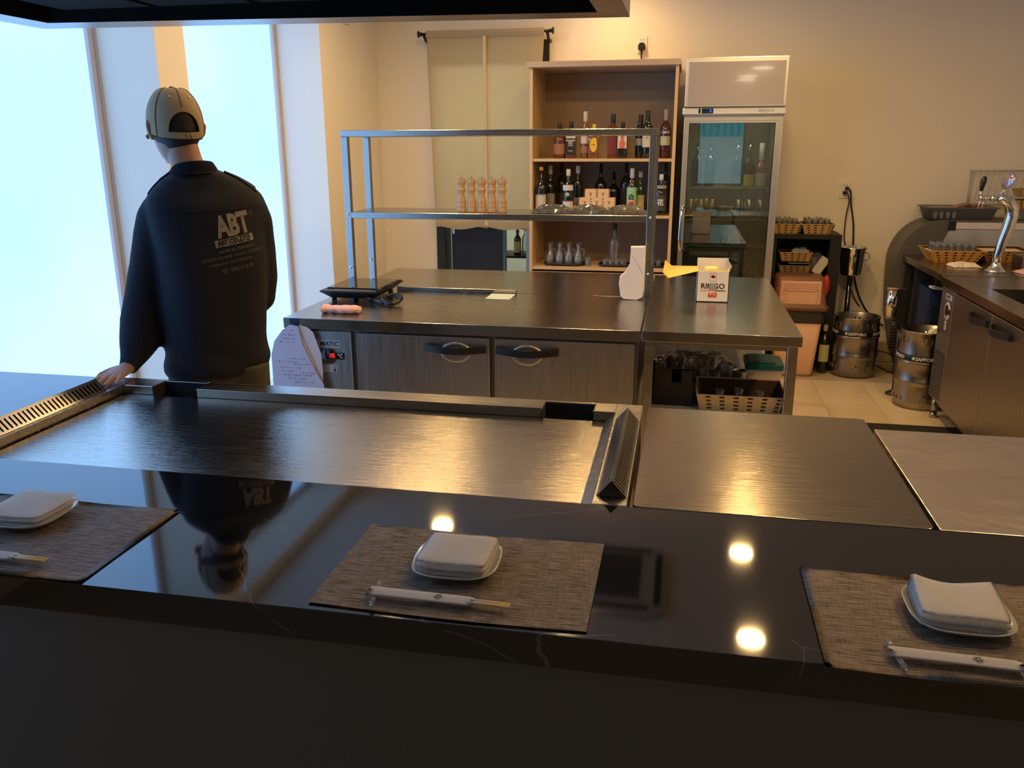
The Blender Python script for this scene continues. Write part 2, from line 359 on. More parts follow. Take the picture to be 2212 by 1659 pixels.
def facing(loc, direction='-y', roll=0.0):
    """matrix for lettering at loc whose normal points in direction and whose up is +z (or +y for 'z')"""
    if direction == '-y': X, Y, Z = Vector((1, 0, 0)), Vector((0, 0, 1)), Vector((0, -1, 0))
    elif direction == '-x': X, Y, Z = Vector((0, -1, 0)), Vector((0, 0, 1)), Vector((-1, 0, 0))
    else: X, Y, Z = Vector((1, 0, 0)), Vector((0, 1, 0)), Vector((0, 0, 1))
    m = Matrix((X, Y, Z)).transposed().to_4x4() @ Matrix.Rotation(roll, 4, 'Z'); m.translation = Vector(loc); return m

# ================================================================ the room
XL, XR, YB, YF = -2.384, 3.3, 6.65, -5.5
XG = -2.70          # plane of the frosted panes
def wallpiece(name, boxes, m=wall_m):
    b = MB()
    for q in boxes: b.box(*q)
    return struct(b.build(name, m))
# back wall with the kitchen doorway (opening x -1.93..-1.03, z 0..2.34)
wallpiece('wall_back', [(-3.1, -1.935, YB, YB+0.14, 0, CEIL), (-1.03, XR+0.15, YB, YB+0.14, 0, CEIL), (-1.935, -1.03, YB, YB+0.14, 2.345, CEIL)])
# left wall is pierced by two floor-deep niches; each niche holds a frosted window
wallpiece('wall_left', [(-2.86, XL, 5.56, YB, 0, CEIL), (-2.86, XL, 3.708, 3.95, 0, CEIL), (-2.86, XL, YF, 0.55, 0, CEIL), (-2.86, XL, 0.55, 3.708, 2.60, CEIL), (-2.86, XL, 3.95, 5.56, 2.60, CEIL)])
wallpiece('wall_right', [(XR, XR+0.15, YF, YB, 0, CEIL)])
# wall behind the camera with a clear window
wallpiece('wall_front', [(-2.86, 0.22, YF-0.15, YF, 0, CEIL), (1.12, XR+0.15, YF-0.15, YF, 0, CEIL), (0.22, 1.12, YF-0.15, YF, 0, 0.80), (0.22, 1.12, YF-0.15, YF, 2.3, CEIL)])
ce = MB().box(-2.86, XR+0.15, YF-0.15, YB+0.14, CEIL, CEIL+0.1).build('ceiling', ceil_m); struct(ce)

# floor: a slab with separate tiles on the part the photograph shows
sub = struct(MB().box(-2.9, XR+0.15, YF-0.15, YB+2.2, -0.06, -0.004).build('floor', mat('floor_grout', (0.42, 0.34, 0.23), 0.7)))
tile_ms = [mat('floor_tile_'+n, c, 0.32, var=0.10, vscale=5, rvar=0.06) for n, c in (('sand', (0.66, 0.53, 0.33)), ('pale', (0.70, 0.57, 0.37)), ('warm', (0.62, 0.49, 0.30)))]
tw, td = 0.33, 0.66
tmeshes = [MB().box(0.0012, tw-0.0012, 0.0012, td-0.0012, -0.004, 0.0, 0.0006, 1).mesh('tile', m_) for m_ in tile_ms]
x = 0.945-10*tw; 
nx = int((XR-x)/tw)
for i in range(-1, nx+1):
    for j in range(-7, 3):
        xx, yy = x+i*tw, 5.345+j*td - (0.0 if True else 0)
        if xx+tw > XR or yy+td > YB+0.01 or xx < -2.7: continue
        if yy < 1.2 and xx > -1.8: continue
        o = bpy.data.objects.new('tile', random.choice(tmeshes)); C.objects.link(o); o.location = (xx, yy, 0); o.parent = sub
# rest of the floor out of the frame stays one plain sheet
for nm, a in (('baseboard_back', (XL, -2.02, YB-0.012, YB, 0, 0.155)), ('baseboard_back', (-0.95, 0.0, YB-0.012, YB, 0, 0.155)), ('baseboard_back', (0.62, XR, YB-0.012, YB, 0, 0.155)), ('baseboard_left', (XL, XL+0.012, 5.56, YB-0.02, 0, 0.155))):
    struct(MB().box(*a, 0.002, 1).build(nm, base_m))
struct(MB().box(-2.66, -2.60, 3.95, 5.56, 0, 0.07, 0.004).box(-2.66, -2.60, 0.55, 3.708, 0, 0.07, 0.004).build('trim_1', mat('sill_paint', (0.78, 0.76, 0.74), 0.5)))

# windows: frame + pane
frame_p = mat('window_frame_paint', (0.60, 0.56, 0.55), 0.5)
for k, (y0, y1) in enumerate(((0.55, 3.708), (3.95, 5.56))):
    wn = thing('window_%d' % (k+1), '', '', (XG, (y0+y1)/2, 0)); del wn['label']; del wn['category']; struct(wn)
    b = MB()
    for a in ((y0, y0+0.045, 0, 2.6), (y1-0.045, y1, 0, 2.6)): b.box(XG-0.05, XG+0.012, a[0], a[1], a[2], a[3], 0.003, 1)
    b.box(XG-0.05, XG+0.012, y0+0.045, y1-0.045, 0, 0.05).box(XG-0.05, XG+0.012, y0+0.045, y1-0.045, 2.55, 2.6)
    b.build('window_frame', frame_p, wn)
    MB().box(XG-0.02, XG-0.008, y0+0.045, y1-0.045, 0.05, 2.55).build('pane', frost, wn)
    MB().box(XG+0.012, XG+0.02, y1-0.013, y1, 0.05, 2.55).build('sealing_strip', mat('seal_grey', (0.5, 0.47, 0.46), 0.6), wn)
wn = thing('window_3', '', '', (0.67, YF-0.08, 1.6)); del wn['label']; del wn['category']; struct(wn)
b = MB()
for a in ((0.22, 0.26, 0.80, 2.3), (1.08, 1.12, 0.80, 2.3), (0.26, 1.08, 0.80, 0.84), (0.26, 1.08, 2.26, 2.3)): b.box(a[0], a[1], YF-0.12, YF-0.04, a[2], a[3])
b.build('window_frame', frame_p, wn)
MB().box(0.26, 1.08, YF-0.085, YF-0.079, 0.84, 2.26).build('pane', glassy('window_glass', (0.93, 0.96, 0.96), 1.0, 0.0), wn)
# building across the lane, seen only mirrored in the drinks fridge
nb = thing('building', 'pale shed with turquoise corrugated sheet wall across the lane', 'building', (0.6, YF-4.0, 0))
MB().box(-5, 6.5, YF-4.2, YF-4.0, 0, 1.75).build('wall', mat('shed_plaster', (0.80, 0.80, 0.72), 0.8, var=0.15, vscale=2), nb)
b = MB()
for i in range(72): b.box(-5+i*0.16, -5+i*0.16+0.085, YF-4.06-0.02*(i % 2), YF-3.96, 1.75, 3.2)
b.box(-5, 6.5, YF-4.15, YF-4.0, 1.75, 3.2).build('corrugated_sheet', mat('turquoise_sheet', (0.25, 0.66, 0.68), 0.5), nb)

# ceiling downlights
for i, (x, y) in enumerate(LAMPS):
    if i == 0:
        dl = thing('ceiling_downlight', 'round recessed warm downlight above the prep side, left end by the wall', 'ceiling light', (x, y, CEIL), group='downlights in the ceiling')
        MB().lathe([(0.075, -0.001), (0.088, -0.001), (0.088, -0.006), (0.078, -0.009), (0.075, -0.006)], n=28, caps=False).build('trim_ring', mat('lamp_ring', (0.8, 0.8, 0.78), 0.4), dl, False)
        MB().lathe([(0.0005, -0.003), (0.075, -0.003), (0.075, -0.005), (0.0005, -0.005)], n=28, caps=False, smooth=False).build('diffuser', lamp_m, dl, False)
    else: dup(dl, (x, y, CEIL), 'round recessed warm downlight above %s, %s' % ('the kitchen wall side' if y > 5 else 'the prep island' if y > 4 else 'the griddle aisle', 'left end' if x < -1 else 'centre' if x < 0 else 'right of centre' if x < 1 else 'far right nearest the bar, added to brighten the towels' if y < 2.5 else 'far right'))
dn = None
for x, y, lab in ((1.09, -2.3, 'nearest wide ceiling downlight of the dining area behind the viewer'), (0.99, -4.0, 'middle wide ceiling downlight of the dining area'), (0.99, -4.8, 'farthest wide ceiling downlight of the dining area')):
    if dn is None:
        dn = thing('ceiling_downlight', lab, 'ceiling light', (x, y, CEIL))
        MB().lathe([(0.165, -0.001), (0.185, -0.001), (0.185, -0.006), (0.168, -0.009), (0.165, -0.006)], n=32, caps=False).build('trim_ring', _M['lamp_ring'], dn, False)
        MB().lathe([(0.0005, -0.003), (0.165, -0.003), (0.165, -0.005), (0.0005, -0.005)], n=32, caps=False, smooth=False).build('diffuser', mat('dining_diffuser', (1, 0.9, 0.7), 0.5, emit=(1.0, 0.85, 0.60), es=22), dn, False)
    else: dup(dn, (x, y, CEIL), lab)
ac = thing('ceiling_cassette', 'square four-way ceiling air conditioner with central grille', 'air conditioner', (-0.40, 4.72, CEIL))
MB().rbox(-0.82, 0.02, 4.30, 5.14, CEIL-0.035, CEIL, 0.12, 8, 0.01).build('fascia', mat('ac_white', (0.5, 0.49, 0.47), 0.5), ac)
b = MB()
for i in range(16): b.box(-0.66, -0.14, 4.47+i*0.0345, 4.47+i*0.0345+0.016, CEIL-0.045, CEIL-0.030)
b.build('grille', mat('ac_grille', (0.10, 0.10, 0.10), 0.6), ac)
b = MB()
for a in ((-0.72, -0.08, 4.345, 4.385), (-0.72, -0.08, 5.055, 5.095), (-0.785, -0.745, 4.40, 5.04), (-0.055, -0.015, 4.40, 5.04)): b.rbox(*a, CEIL-0.042, CEIL-0.03, 0.018, 4)
b.build('air_slot', gap_blk, ac)

# range hood over the griddle
hd = thing('range_hood', 'large black range hood with a steel rim hanging over the griddle', 'hood', (-1.08, 2.0, 1.95))
P = [(-1.982, 2.494), (-0.177, 2.640), (-0.177, 1.55), (-1.982, 1.45)]
def inset(P, d): return [(P[0][0]+d, P[0][1]-d), (P[1][0]-d, P[1][1]-d), (P[2][0]-d, P[2][1]+d), (P[3][0]+d, P[3][1]+d)]
Q = inset(P, 0.085); R_ = inset(P, 0.10)
b = MB()
z0, z1 = 1.95, 2.69
for i in range(4):
    j = (i+1) % 4; p, q, r, s = P[i], P[j], Q[j], Q[i]
    b.quad((*p, z0), (*q, z0), (*q, z1), (*p, z1)); b.quad((*p, z0), (*q, z0), (*r, z0+0.004), (*s, z0+0.004))
b.build('canopy', mat('hood_steel', (0.30, 0.27, 0.23), 0.3, 1.0), hd)
b = MB()
for i in range(4):
    j = (i+1) % 4; b.quad((*Q[i], z0+0.004), (*Q[j], z0+0.004), (*R_[j], z0+0.05), (*R_[i], z0+0.05))
b.quad(*[(*q, z0+0.05) for q in R_]).build('inner_pan', mat('hood_inside', (0.008, 0.008, 0.008), 0.8, spec=0.05), hd)
b = MB()
for i in range(5): b.box(-1.80+i*0.31, -1.80+i*0.31+0.29, 1.62, 2.36, z0+0.030, z0+0.045, 0.004, 1)
b.build('grease_filter', mat('filter_black', (0.008, 0.008, 0.008), 0.8, spec=0.05), hd)

# ================================================================ customer bar
bar = thing('bar_counter', 'black veined marble bar counter with a dark panelled front', 'counter', (0.1, 1.4, 0))
b = MB().box(-2.37, 2.6, 1.167, 1.686, 0.79, 0.85, 0.0012, 1).box(-2.37, -1.846, 1.686, 2.418, 0.79, 0.85, 0.0012, 1)
b.build('marble_top', marble, bar)
MB().box(-2.37, 2.6, 1.185, 1.205, 0.0, 0.79).box(-2.37, -2.35, 1.205, 2.40, 0, 0.79).box(-2.35, -1.86, 2.38, 2.40, 0, 0.79).build('front_panel', front_m, bar)
MB().box(-2.34, -1.87, 1.21, 2.37, 0.02, 0.785).box(-1.87, 2.58, 1.21, 1.66, 0.02, 0.785).build('carcass', dark_steel, bar)

# ---- griddle table
gr = thing('teppan_griddle', 'stainless griddle table with a large brushed cooking plate', 'griddle', (-0.96, 2.05, 0))
X0, X1, Y0, Y1 = -1.842, -0.086, 1.688, 2.428
b = MB()
b.box(X0, -1.757, Y0, Y1, 0.79, 0.85, 0.0015, 1).box(-0.162, X1, Y0, Y1, 0.79, 0.85, 0.0015, 1)
b.box(-1.757, -1.652, 2.343, Y1, 0.79, 0.85, 0.0015, 1).box(-1.498, -0.378, 2.343, Y1, 0.79, 0.85, 0.0015, 1).box(-0.226, -0.162, 2.343, Y1, 0.79, 0.85, 0.0015, 1)
b.box(-1.652, -1.498, 2.412, Y1, 0.79, 0.85, 0.001, 1).box(-0.378, -0.226, 2.412, Y1, 0.79, 0.85, 0.001, 1)
b.build('rim', steel, gr)
MB().rbox(-1.747, -0.190, 1.689, 2.338, 0.795, 0.822, 0.02, 4, 0.0015).build('cooking_plate', griddle, gr)
MB().box(-1.757, -0.162, 1.688, 2.343, 0.785, 0.795).build('gutter', steel_scr, gr)
MB().prism([(-0.192, 0.822), (-0.190, 0.8235), (-0.162, 0.8495), (-0.162, 0.80), (-0.192, 0.80)], 1.69, 2.343, 'y').build('side_splash', steel, gr)
for a in ((-1.652, -1.498), (-0.378, -0.226)):
    MB().box(a[0]+0.001, a[1]-0.001, 2.34, 2.412, 0.775, 0.784).box(a[0], a[0]+0.002, 2.34, 2.412, 0.784, 0.848).box(a[1]-0.002, a[1], 2.34, 2.412, 0.784, 0.848).box(a[0], a[1], 2.410, 2.412, 0.784, 0.848).build('grease_opening', gap_blk, gr)
MB().box(X0+0.02, X1-0.02, Y0+0.0, Y1-0.03, 0.10, 0.785).build('body', steel_door, gr)
for x in (X0+0.08, X1-0.08):
    for y in (Y0+0.06, Y1-0.09): MB().cyl((x, y, 0), (x, y, 0.10), 0.022).build('leg', steel, gr)
def exhaust(x0, x1, y0, y1, label):
    t = thing('slotted_exhaust_cover', label, 'exhaust cover', ((x0+x1)/2, (y0+y1)/2, 0.85))
    xm = (x0+x1)/2; zb, zt = 0.851, 0.8885; n = 31
    b = MB(); th = 0.0015
    for s, xe in ((0, x0), (1, x1)):
        def pt(u, y, off=0.0): return (xe+(xm-xe)*u, y, zb+(zt-zb)*u+off)
        for u0, u1 in ((0, 0.14), (0.84, 1.0)):
            b.quad(pt(u0, y0), pt(u0, y1), pt(u1, y1), pt(u1, y0))
        L_ = y1-y0; pitch = L_/(n+1)
        for k in range(n+1):
            ya = y0+k*pitch; yb = ya+pitch*0.58
            if k == 0: ya = y0
            if k == n: yb = y1
            b.quad(pt(0.14, ya), pt(0.14, yb), pt(0.84, yb), pt(0.84, ya))
    b.build('slotted_face', mat('vent_steel', (0.42, 0.40, 0.37), 0.22, 1.0), t)
    for ya in (y0, y1-0.001): MB().prism([(x0, zb), (x1, zb), (xm, zt)], ya, ya+0.001, 'y').build('end_cap', mat('vent_end', (0.10, 0.10, 0.105), 0.3, 1.0), t)
    MB().prism([(x0+0.006, zb), (x1-0.006, zb), (xm, zt-0.010)], y0+0.003, y1-0.003, 'y').build('inner_shadow_box', gap_blk, t)
exhaust(-0.156, -0.090, 1.730, 2.276, 'slotted steel exhaust ridge at the right end of the griddle')
exhaust(-1.834, -1.766, 1.735, 2.272, 'slotted steel exhaust ridge at the left end of the griddle')

def steel_table(name, label, x0, x1, y0, y1, zt, th, topm, r=0.012, shelf=None, legw=0.04, legs=True):
    t = thing(name, label, 'table', ((x0+x1)/2, (y0+y1)/2, 0))
    MB().rbox(x0, x1, y0, y1, zt-th, zt, r, 4, 0.0015).build('tabletop', topm, t)
    if legs:
        for x in (x0+0.01, x1-0.01-legw):
            for y in (y0+0.03, y1-0.03-legw): MB().box(x, x+legw, y, y+legw, 0.0, zt-th, 0.002, 1).build('leg', steel, t)
        for ya in (y0+0.05, y1-0.07): MB().box(x0+0.03, x1-0.03, ya, ya+0.02, zt-th-0.03, zt-th).build('apron_rail', steel, t)
    if shelf: MB().box(x0+0.03, x1-0.03, y0+0.04, y1-0.04, shelf-0.03, shelf, 0.002, 1).build('shelf', mat('shelf_grey', (0.42, 0.42, 0.42), 0.5), t)
    return t
def closed_unit(name, label, x0, x1, y0, y1, zt, topm, r=0.014):
    t = thing(name, label, 'table', ((x0+x1)/2, (y0+y1)/2, 0))
    MB().rbox(x0, x1, y0, y1, zt-0.035, zt, r, 5, 0.0015).build('tabletop', topm, t)
    MB().box(x0+0.01, x1-0.01, y0+0.01, y1-0.02, 0.10, zt-0.036, 0.003, 1).build('body', steel_door, t)
    for x in (x0+0.06, x1-0.06):
        for y in (y0+0.06, y1-0.07): MB().cyl((x, y, 0), (x, y, 0.10), 0.02).build('leg', steel, t)
    return t
closed_unit('steel_side_table', 'scratched steel side table beside the right end of the griddle', -0.073, 0.531, 1.690, 2.412, 0.85, steel_scr)
closed_unit('steel_side_table', 'rightmost smooth steel side table behind the bar, cropped by the frame', 0.541, 1.42, 1.690, 2.324, 0.85, mat('plain_steel', (0.78, 0.70, 0.62), 0.22, 1.0, bump=1.0, bscale=2.5, bdist=0.02), 0.004)
solo(MB().box(1.12, 1.62, 3.6, 5.04, 0.0005, 0.012, 0.003), 'floor_mat', rubber, 'black rubber mat on the tiles behind the right side table', 'mat')

# ================================================================ prep counter island
def arc_handle(xa, xb, z, yface, parent, axis='y'):
    """bowed black bar handle; along x on a face looking to -y, or along y on a face looking to -x"""
    n = 12; rows = []
    for i in range(n+1):
        u = i/n; d = 0.030*math.sin(PI*u)+0.008; zz = z+0.002-0.007*math.sin(PI*u)
        c = xa+(xb-xa)*u
        ring = [(-d-0.009, -0.015), (-d, -0.015), (-d, 0.015), (-d-0.009, 0.015)]
        rows.append([(c, yface+o, zz+h) if axis == 'y' else (yface+o, c, zz+h) for o, h in ring])
    h = MB().rings(rows, smooth=False).build('handle', black_pl, parent)
    b = MB()
    for c in (xa+0.004, xb-0.004):
        if axis == 'y': b.box(c-0.005, c+0.005, yface-0.016, yface, z-0.015, z+0.015)
        else: b.box(yface-0.016, yface, c-0.005, c+0.005, z-0.015, z+0.015)
    b.build('handle_end', black_pl, h)
    return h
def finger_bowl(c, z, yface, parent, axis='y'):
    b = MB(); n = 26; rr = []
    for q, d in ((1.0, 0.0008), (0.9, 0.004), (0.75, 0.0055), (0.5, 0.004), (0.2, 0.002)):
        ring = []
        for k in range(n):
            a = 2*PI*k/n; u, v = 0.072*q*math.cos(a), 0.048*q*math.sin(a)
            ring.append((c+u, yface-d, z+v) if axis == 'y' else (yface-d, c+u, z+v))
        rr.append(ring)
    b.rings(rr).build('finger_recess', mat('recess_steel', (0.42, 0.40, 0.37), 0.3, 1.0), parent)
def fridge_counter():
    t = thing('prep_fridge_counter', 'long steel undercounter fridge with two doors and a red temperature display', 'fridge', (-0.946, 3.875, 0))
    x0, x1, y0, y1 = -1.745, -0.147, 3.47, 4.278
    MB().box(x0, x1, y0, y1, 0.802, 0.85, 0.0015, 1).build('worktop', steel_top, t)
    MB().box(x0+0.006, x1-0.006, 3.50, y1-0.01, 0.13, 0.80).build('body', mat('fridge_body_steel', (0.16, 0.155, 0.145), 0.4, 0.9), t)
    MB().box(x0+0.01, -1.432, 3.484, 3.50, 0.16, 0.793, 0.002, 1).build('control_panel', steel_door, t)
    b = MB()
    for i in range(12): b.box(-1.70, -1.47, 3.4825, 3.4845, 0.20+i*0.018, 0.208+i*0.018)
    b.build('ventilation_slot', gap_blk, t)
    for xa, xb, ha, hb in ((-1.398, -0.793, -1.081, -0.804), (-0.765, -0.169, -0.765, -0.486)):
        d = MB().box(xa, xb, 3.474, 3.498, 0.16, 0.790, 0.002, 1).build('door', steel_door, t)
        arc_handle(ha+0.004, hb-0.004, 0.742, 3.474, d)
        finger_bowl((ha+hb)/2, 0.722, 3.474, d)
        MB().box(xa-0.0025, xa, 3.473, 3.498, 0.16, 0.79).build('door_edge', alu, d)
    for x in (x0+0.08, x1-0.08):
        for y in (y0+0.10, y1-0.1): MB().cyl((x, y, 0), (x, y, 0.13), 0.022).build('leg', steel, t)
    L0 = Vector(t.location)
    P_ = lambda x, z, o=0.0: Vector((x, 3.4835-o, z))-L0
    pl = t
    # display and stickers on the control panel
    MB().box(-1.64, -1.484, 3.4828, 3.484, 0.716, 0.752).build('name_sticker', mat('sticker_silver', (0.45, 0.45, 0.45), 0.4, 0.5), t)
    text('MATIC', 0.030, ink, facing(P_(-1.535, 0.7335, 0.001)), parent=t, bold=0.0006)
    c = MB().lathe([(0.045, 0.0), (0.045, 0.0015), (0.041, 0.002)], (-1.540, 3.4845, 0.678), 30, 'y').xf(Matrix.Identity(4))
    c.build('dial_ring', mat('sticker_white', (0.5, 0.5, 0.5), 0.5), t)
    MB().cyl((-1.540, 3.4835, 0.678), (-1.540, 3.481, 0.678), 0.037, n=28).box(-1.51, -1.468, 3.481, 3.4835, 0.664, 0.694, 0.003).build('display', mat('display_black', (0.012, 0.004, 0.004), 0.2), t)
    text('05', 0.027, led_red, facing(P_(-1.524, 0.680, 0.0026)), parent=t, name='digits', bold=0.0006)
    text('°C', 0.024, ink_white, facing(P_(-1.486, 0.679, 0.0026)), parent=t, bold=0.0003)
    MB().box(-1.60, -1.505, 3.4828, 3.484, 0.603, 0.637).build('thermometer_sticker', mat('sticker_silver', (0.45, 0.45, 0.45), 0.4), t)
    text('0°C', 0.018, ink_grey, facing(P_(-1.552, 0.617, 0.001)), parent=t)
    MB().cyl((-1.516, 3.4832, 0.612), (-1.516, 3.482, 0.612), 0.006, n=12).box(-1.5175, -1.5145, 3.482, 3.4832, 0.612, 0.632).build('thermometer_mark', ink, t)
    return t
fridge_counter()
def open_table(name, label, x0, x1, y0, y1, shelf):
    return steel_table(name, label, x0, x1, y0, y1, 0.85, 0.043, steel_top, 0.002, shelf)
rt_ = open_table('stainless_work_table', 'stainless work table standing behind the two-door fridge counter', -1.745, -0.147, 4.284, 5.075, 0.30)
open_table('stainless_work_table', 'deep stainless table holding the white fruit carton', -0.140, 0.500, 3.47, 5.05, 0.495)
solo(MB().box(-0.32, 0.32, -0.010, 0.010, 0.0, 0.020, 0.002, 1).box(-0.33, -0.32, -0.012, 0.010, 0, 0.022, 0.001, 1), 'steel_edge_strip', steel, 'narrow polished steel strip lying along the join of the worktops', 'strip', (-1.145, 4.275, 0.8505))

# pass shelf on four posts
rk = thing('pass_shelf', 'two-tier stainless pass shelf on slim square posts over the worktop', 'shelf', (-0.935, 4.42, 0.85))
for z, x0, x1, y0, nm in ((1.638, -1.757, -0.136, 4.285, 'upper_shelf'), (1.224, -1.728, -0.170, 4.292, 'lower_shelf')):
    MB().box(x0, x1, y0, 4.64, z, z+0.032, 0.002, 1).build(nm, steel, rk)
for x in (-1.755, -0.172):
    for y in (4.290, 4.603):
        p = MB().box(x, x+0.034, y, y+0.034, 0.85, 1.638, 0.002, 1).build('post', steel, rk)
        MB().cyl((x+0.017, y-0.004, 0.965), (x+0.017, y, 0.965), 0.007, n=10).cyl((x+0.017, y-0.004, 1.245), (x+0.017, y, 1.245), 0.006, n=10).build('bolt', chrome, p)

# ================================================================ things on the island
def mill_mesh():
    pr = [(0.0005, 0), (0.0235, 0), (0.0245, 0.003), (0.0245, 0.018), (0.0225, 0.021), (0.0238, 0.025), (0.0245, 0.034), (0.0235, 0.042), (0.0215, 0.045), (0.0235, 0.049), (0.0240, 0.056), (0.021, 0.066), (0.0175, 0.080), (0.0165, 0.092), (0.0175, 0.102), (0.0225, 0.110), (0.0235, 0.115), (0.0205, 0.122), (0.0170, 0.128), (0.0185, 0.132), (0.0200, 0.134), (0.0185, 0.136), (0.017, 0.138), (0.0195, 0.141), (0.0235, 0.149), (0.0245, 0.157), (0.0225, 0.166), (0.015, 0.1725), (0.0005, 0.174)]
    return MB().lathe(pr, n=26, caps=False)
mills = None
for i, (x, lab) in enumerate(((-1.139, 'leftmost wooden pepper mill of the five on the shelf'), (-1.0845, 'second wooden pepper mill from the left of the row'), (-1.030, 'middle wooden pepper mill of the row, palest of the five'), (-0.9755, 'fourth wooden pepper mill from the left of the row'), (-0.921, 'rightmost wooden pepper mill of the five on the shelf'))):
    if mills is None:
        mills = thing('pepper_mill', lab, 'pepper mill', (x, 4.375, 1.2565), group='pepper mills on the pass shelf')
        mill_mesh().build('body', mill_w, mills, False)
        MB().lathe([(0.0005, 0.172), (0.003, 0.173), (0.003, 0.178), (0.0048, 0.180), (0.0048, 0.186), (0.0005, 0.188)], n=12, caps=False).build('finial_nut', chrome, mills, False)
    else: dup(mills, (x, 4.375, 1.2565), lab, rotz=i*0.7)

def wicker_basket(t, w, d, h, flare=0.03, m=wicker, cols=None, rowsn=4, oval=False):
    """tapered basket in local coords: lining, woven strips, rim"""
    n = 40 if oval else None
    def per(u, hh, out=0.0):
        s = flare*hh/h+out
        a, b_ = w/2+s, d/2+s
        if oval:
            t_ = 2*PI*u; return (a*math.cos(t_), b_*math.sin(t_), hh)
        P4 = 2*(w+d); q = u*P4
        if q < w: return (-a+2*a*q/w, -b_, hh)
        q -= w
        if q < d: return (a, -b_+2*b_*q/d, hh)
        q -= d
        if q < w: return (a-2*a*q/w, b_, hh)
        q -= w
        return (-a, b_-2*b_*q/d, hh)
    N_ = 48 if oval else 4
    us = [k/N_ for k in range(N_)] if oval else [0, w/(2*(w+d)), 0.5, 0.5+w/(2*(w+d))]
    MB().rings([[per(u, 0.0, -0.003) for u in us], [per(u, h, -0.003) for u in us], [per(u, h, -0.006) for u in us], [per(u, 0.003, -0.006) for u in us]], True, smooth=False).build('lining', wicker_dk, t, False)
    cols = cols or int(2*(w+d)/0.020); b = MB()
    for k in range(cols):
        for r in range(rowsn+1 if k % 2 else 1):
            if k % 2: u0, u1 = (k+0.0)/cols, (k+1.0)/cols; z0, z1 = max(0, h*(r-0.22)/rowsn), min(h, h*(r+0.30)/rowsn)
            else: u0, u1 = (k-0.12)/cols, (k+1.12)/cols; z0, z1 = 0.0, h
            if u0 < 0: u0 = 0.0
            o = 0.0005 if k % 2 else 0.0020
            p = [per(u0, z0, o), per(u1, z0, o), per(u1, z1, o), per(u0, z1, o)]; pi = [per(u0, z0, -0.003), per(u1, z0, -0.003), per(u1, z1, -0.003), per(u0, z1, -0.003)]
            vs_ = [b.bm.verts.new(Vector(q)) for q in p+pi]
            b.bm.faces.new(vs_[:4])
            for i in range(4): b.bm.faces.new((vs_[i], vs_[i+4], vs_[(i+1) % 4+4], vs_[(i+1) % 4]))
    o = b.build('weave', m, t, False); o['kind'] = 'stuff'
    pts = [per(k/64, h, 0.0) for k in range(65)]
    MB().tube(pts, 0.0035, 6).build('rim', m, t, False)

def crumple(w, d, h, seed, nu=16, nv=10, amp=0.012, edge=0.0):
    rnd = random.Random(seed); G = {}
    def f(u, v):
        k = (round(u*nu), round(v*nv))
        if k not in G: G[k] = (rnd.uniform(-1, 1), rnd.uniform(-1, 1), rnd.uniform(-1, 1))
        a, b_, c = G[k]; e = min(u, 1-u, v, 1-v)
        z = h*min(1, (e*4.2)**0.6) if e > 0 else 0
        return ((u-0.5)*w+a*amp*0.6, (v-0.5)*d+b_*amp*0.6, max(0.001, z+c*amp*(0.5 if e > 0 else 0.25)+(edge if e == 0 else 0)))
    return MB().grid(f, nu, nv, smooth=False)
for i, (x, lab) in enumerate(((-0.665, 'left woven tray of cucumbers under crinkled cling film'), (-0.475, 'middle woven tray of cucumbers under crinkled cling film'), (-0.285, 'right woven tray of cucumbers under crinkled cling film'))):
    t = thing('woven_tray', lab, 'tray', (x, 4.42, 1.2565), group='cucumber trays on the pass shelf')
    wicker_basket(t, 0.15, 0.12, 0.014, 0.010, mat('tray_wicker', (0.36, 0.17, 0.05), 0.5, var=0.2, vscale=80), rowsn=2, oval=True)
    crumple(0.195, 0.17, 0.038, 40+i, amp=0.008).build('cling_film', film, t, False)
    for k in range(2):
        solo(MB().tube([(-0.055, 0, 0.0), (-0.04, 0.002, 0.002), (0, 0.004, 0.003), (0.04, 0.002, 0.002), (0.055, 0, 0)], [0.005, 0.0125, 0.014, 0.0125, 0.005], 12), 'cucumber', cucumber, ('front', 'rear')[k]+' cucumber on the '+('left', 'middle', 'right')[i]+' woven tray of the pass shelf', 'cucumber', (x, 4.395+k*0.03, 1.2565+0.0145), 0.15*(i-1)+0.1*k, 'cucumbers on the trays')

# folded white paper bag
t = thing('paper_bag', 'tall folded white paper bag leaning by the shelf post', 'bag', (-0.23, 4.21, 0.85))
out = [(-0.170, 1.116), (-0.240, 1.114), (-0.243, 1.03), (-0.262, 0.99), (-0.290, 0.965), (-0.294, 0.93), (-0.284, 0.868), (-0.268, 0.854), (-0.20, 0.851), (-0.176, 0.862), (-0.170, 0.90)]
b = MB(); n = len(out)
mid = [(-0.232+(p[0]+0.232)*0.93, 0.855+(p[1]-0.855)*0.985) for p in out]
b.rings([[(p[0]+0.006, 4.238, 0.856+(p[1]-0.856)*0.99) for p in mid], [(p[0], 4.222, p[1]) for p in out], [(p[0], 4.207, p[1]-0.001 if p[1] > 0.86 else p[1]) for p in out], [(p[0], 4.196, p[1]) for p in mid]], smooth=False)
b.build('bag_body', paper_bag, t)
MB().quad((-0.238, 4.1945, 1.085), (-0.176, 4.1945, 1.112), (-0.172, 4.192, 0.98), (-0.196, 4.1935, 1.02)).build('folded_flap', paper_bag, t)

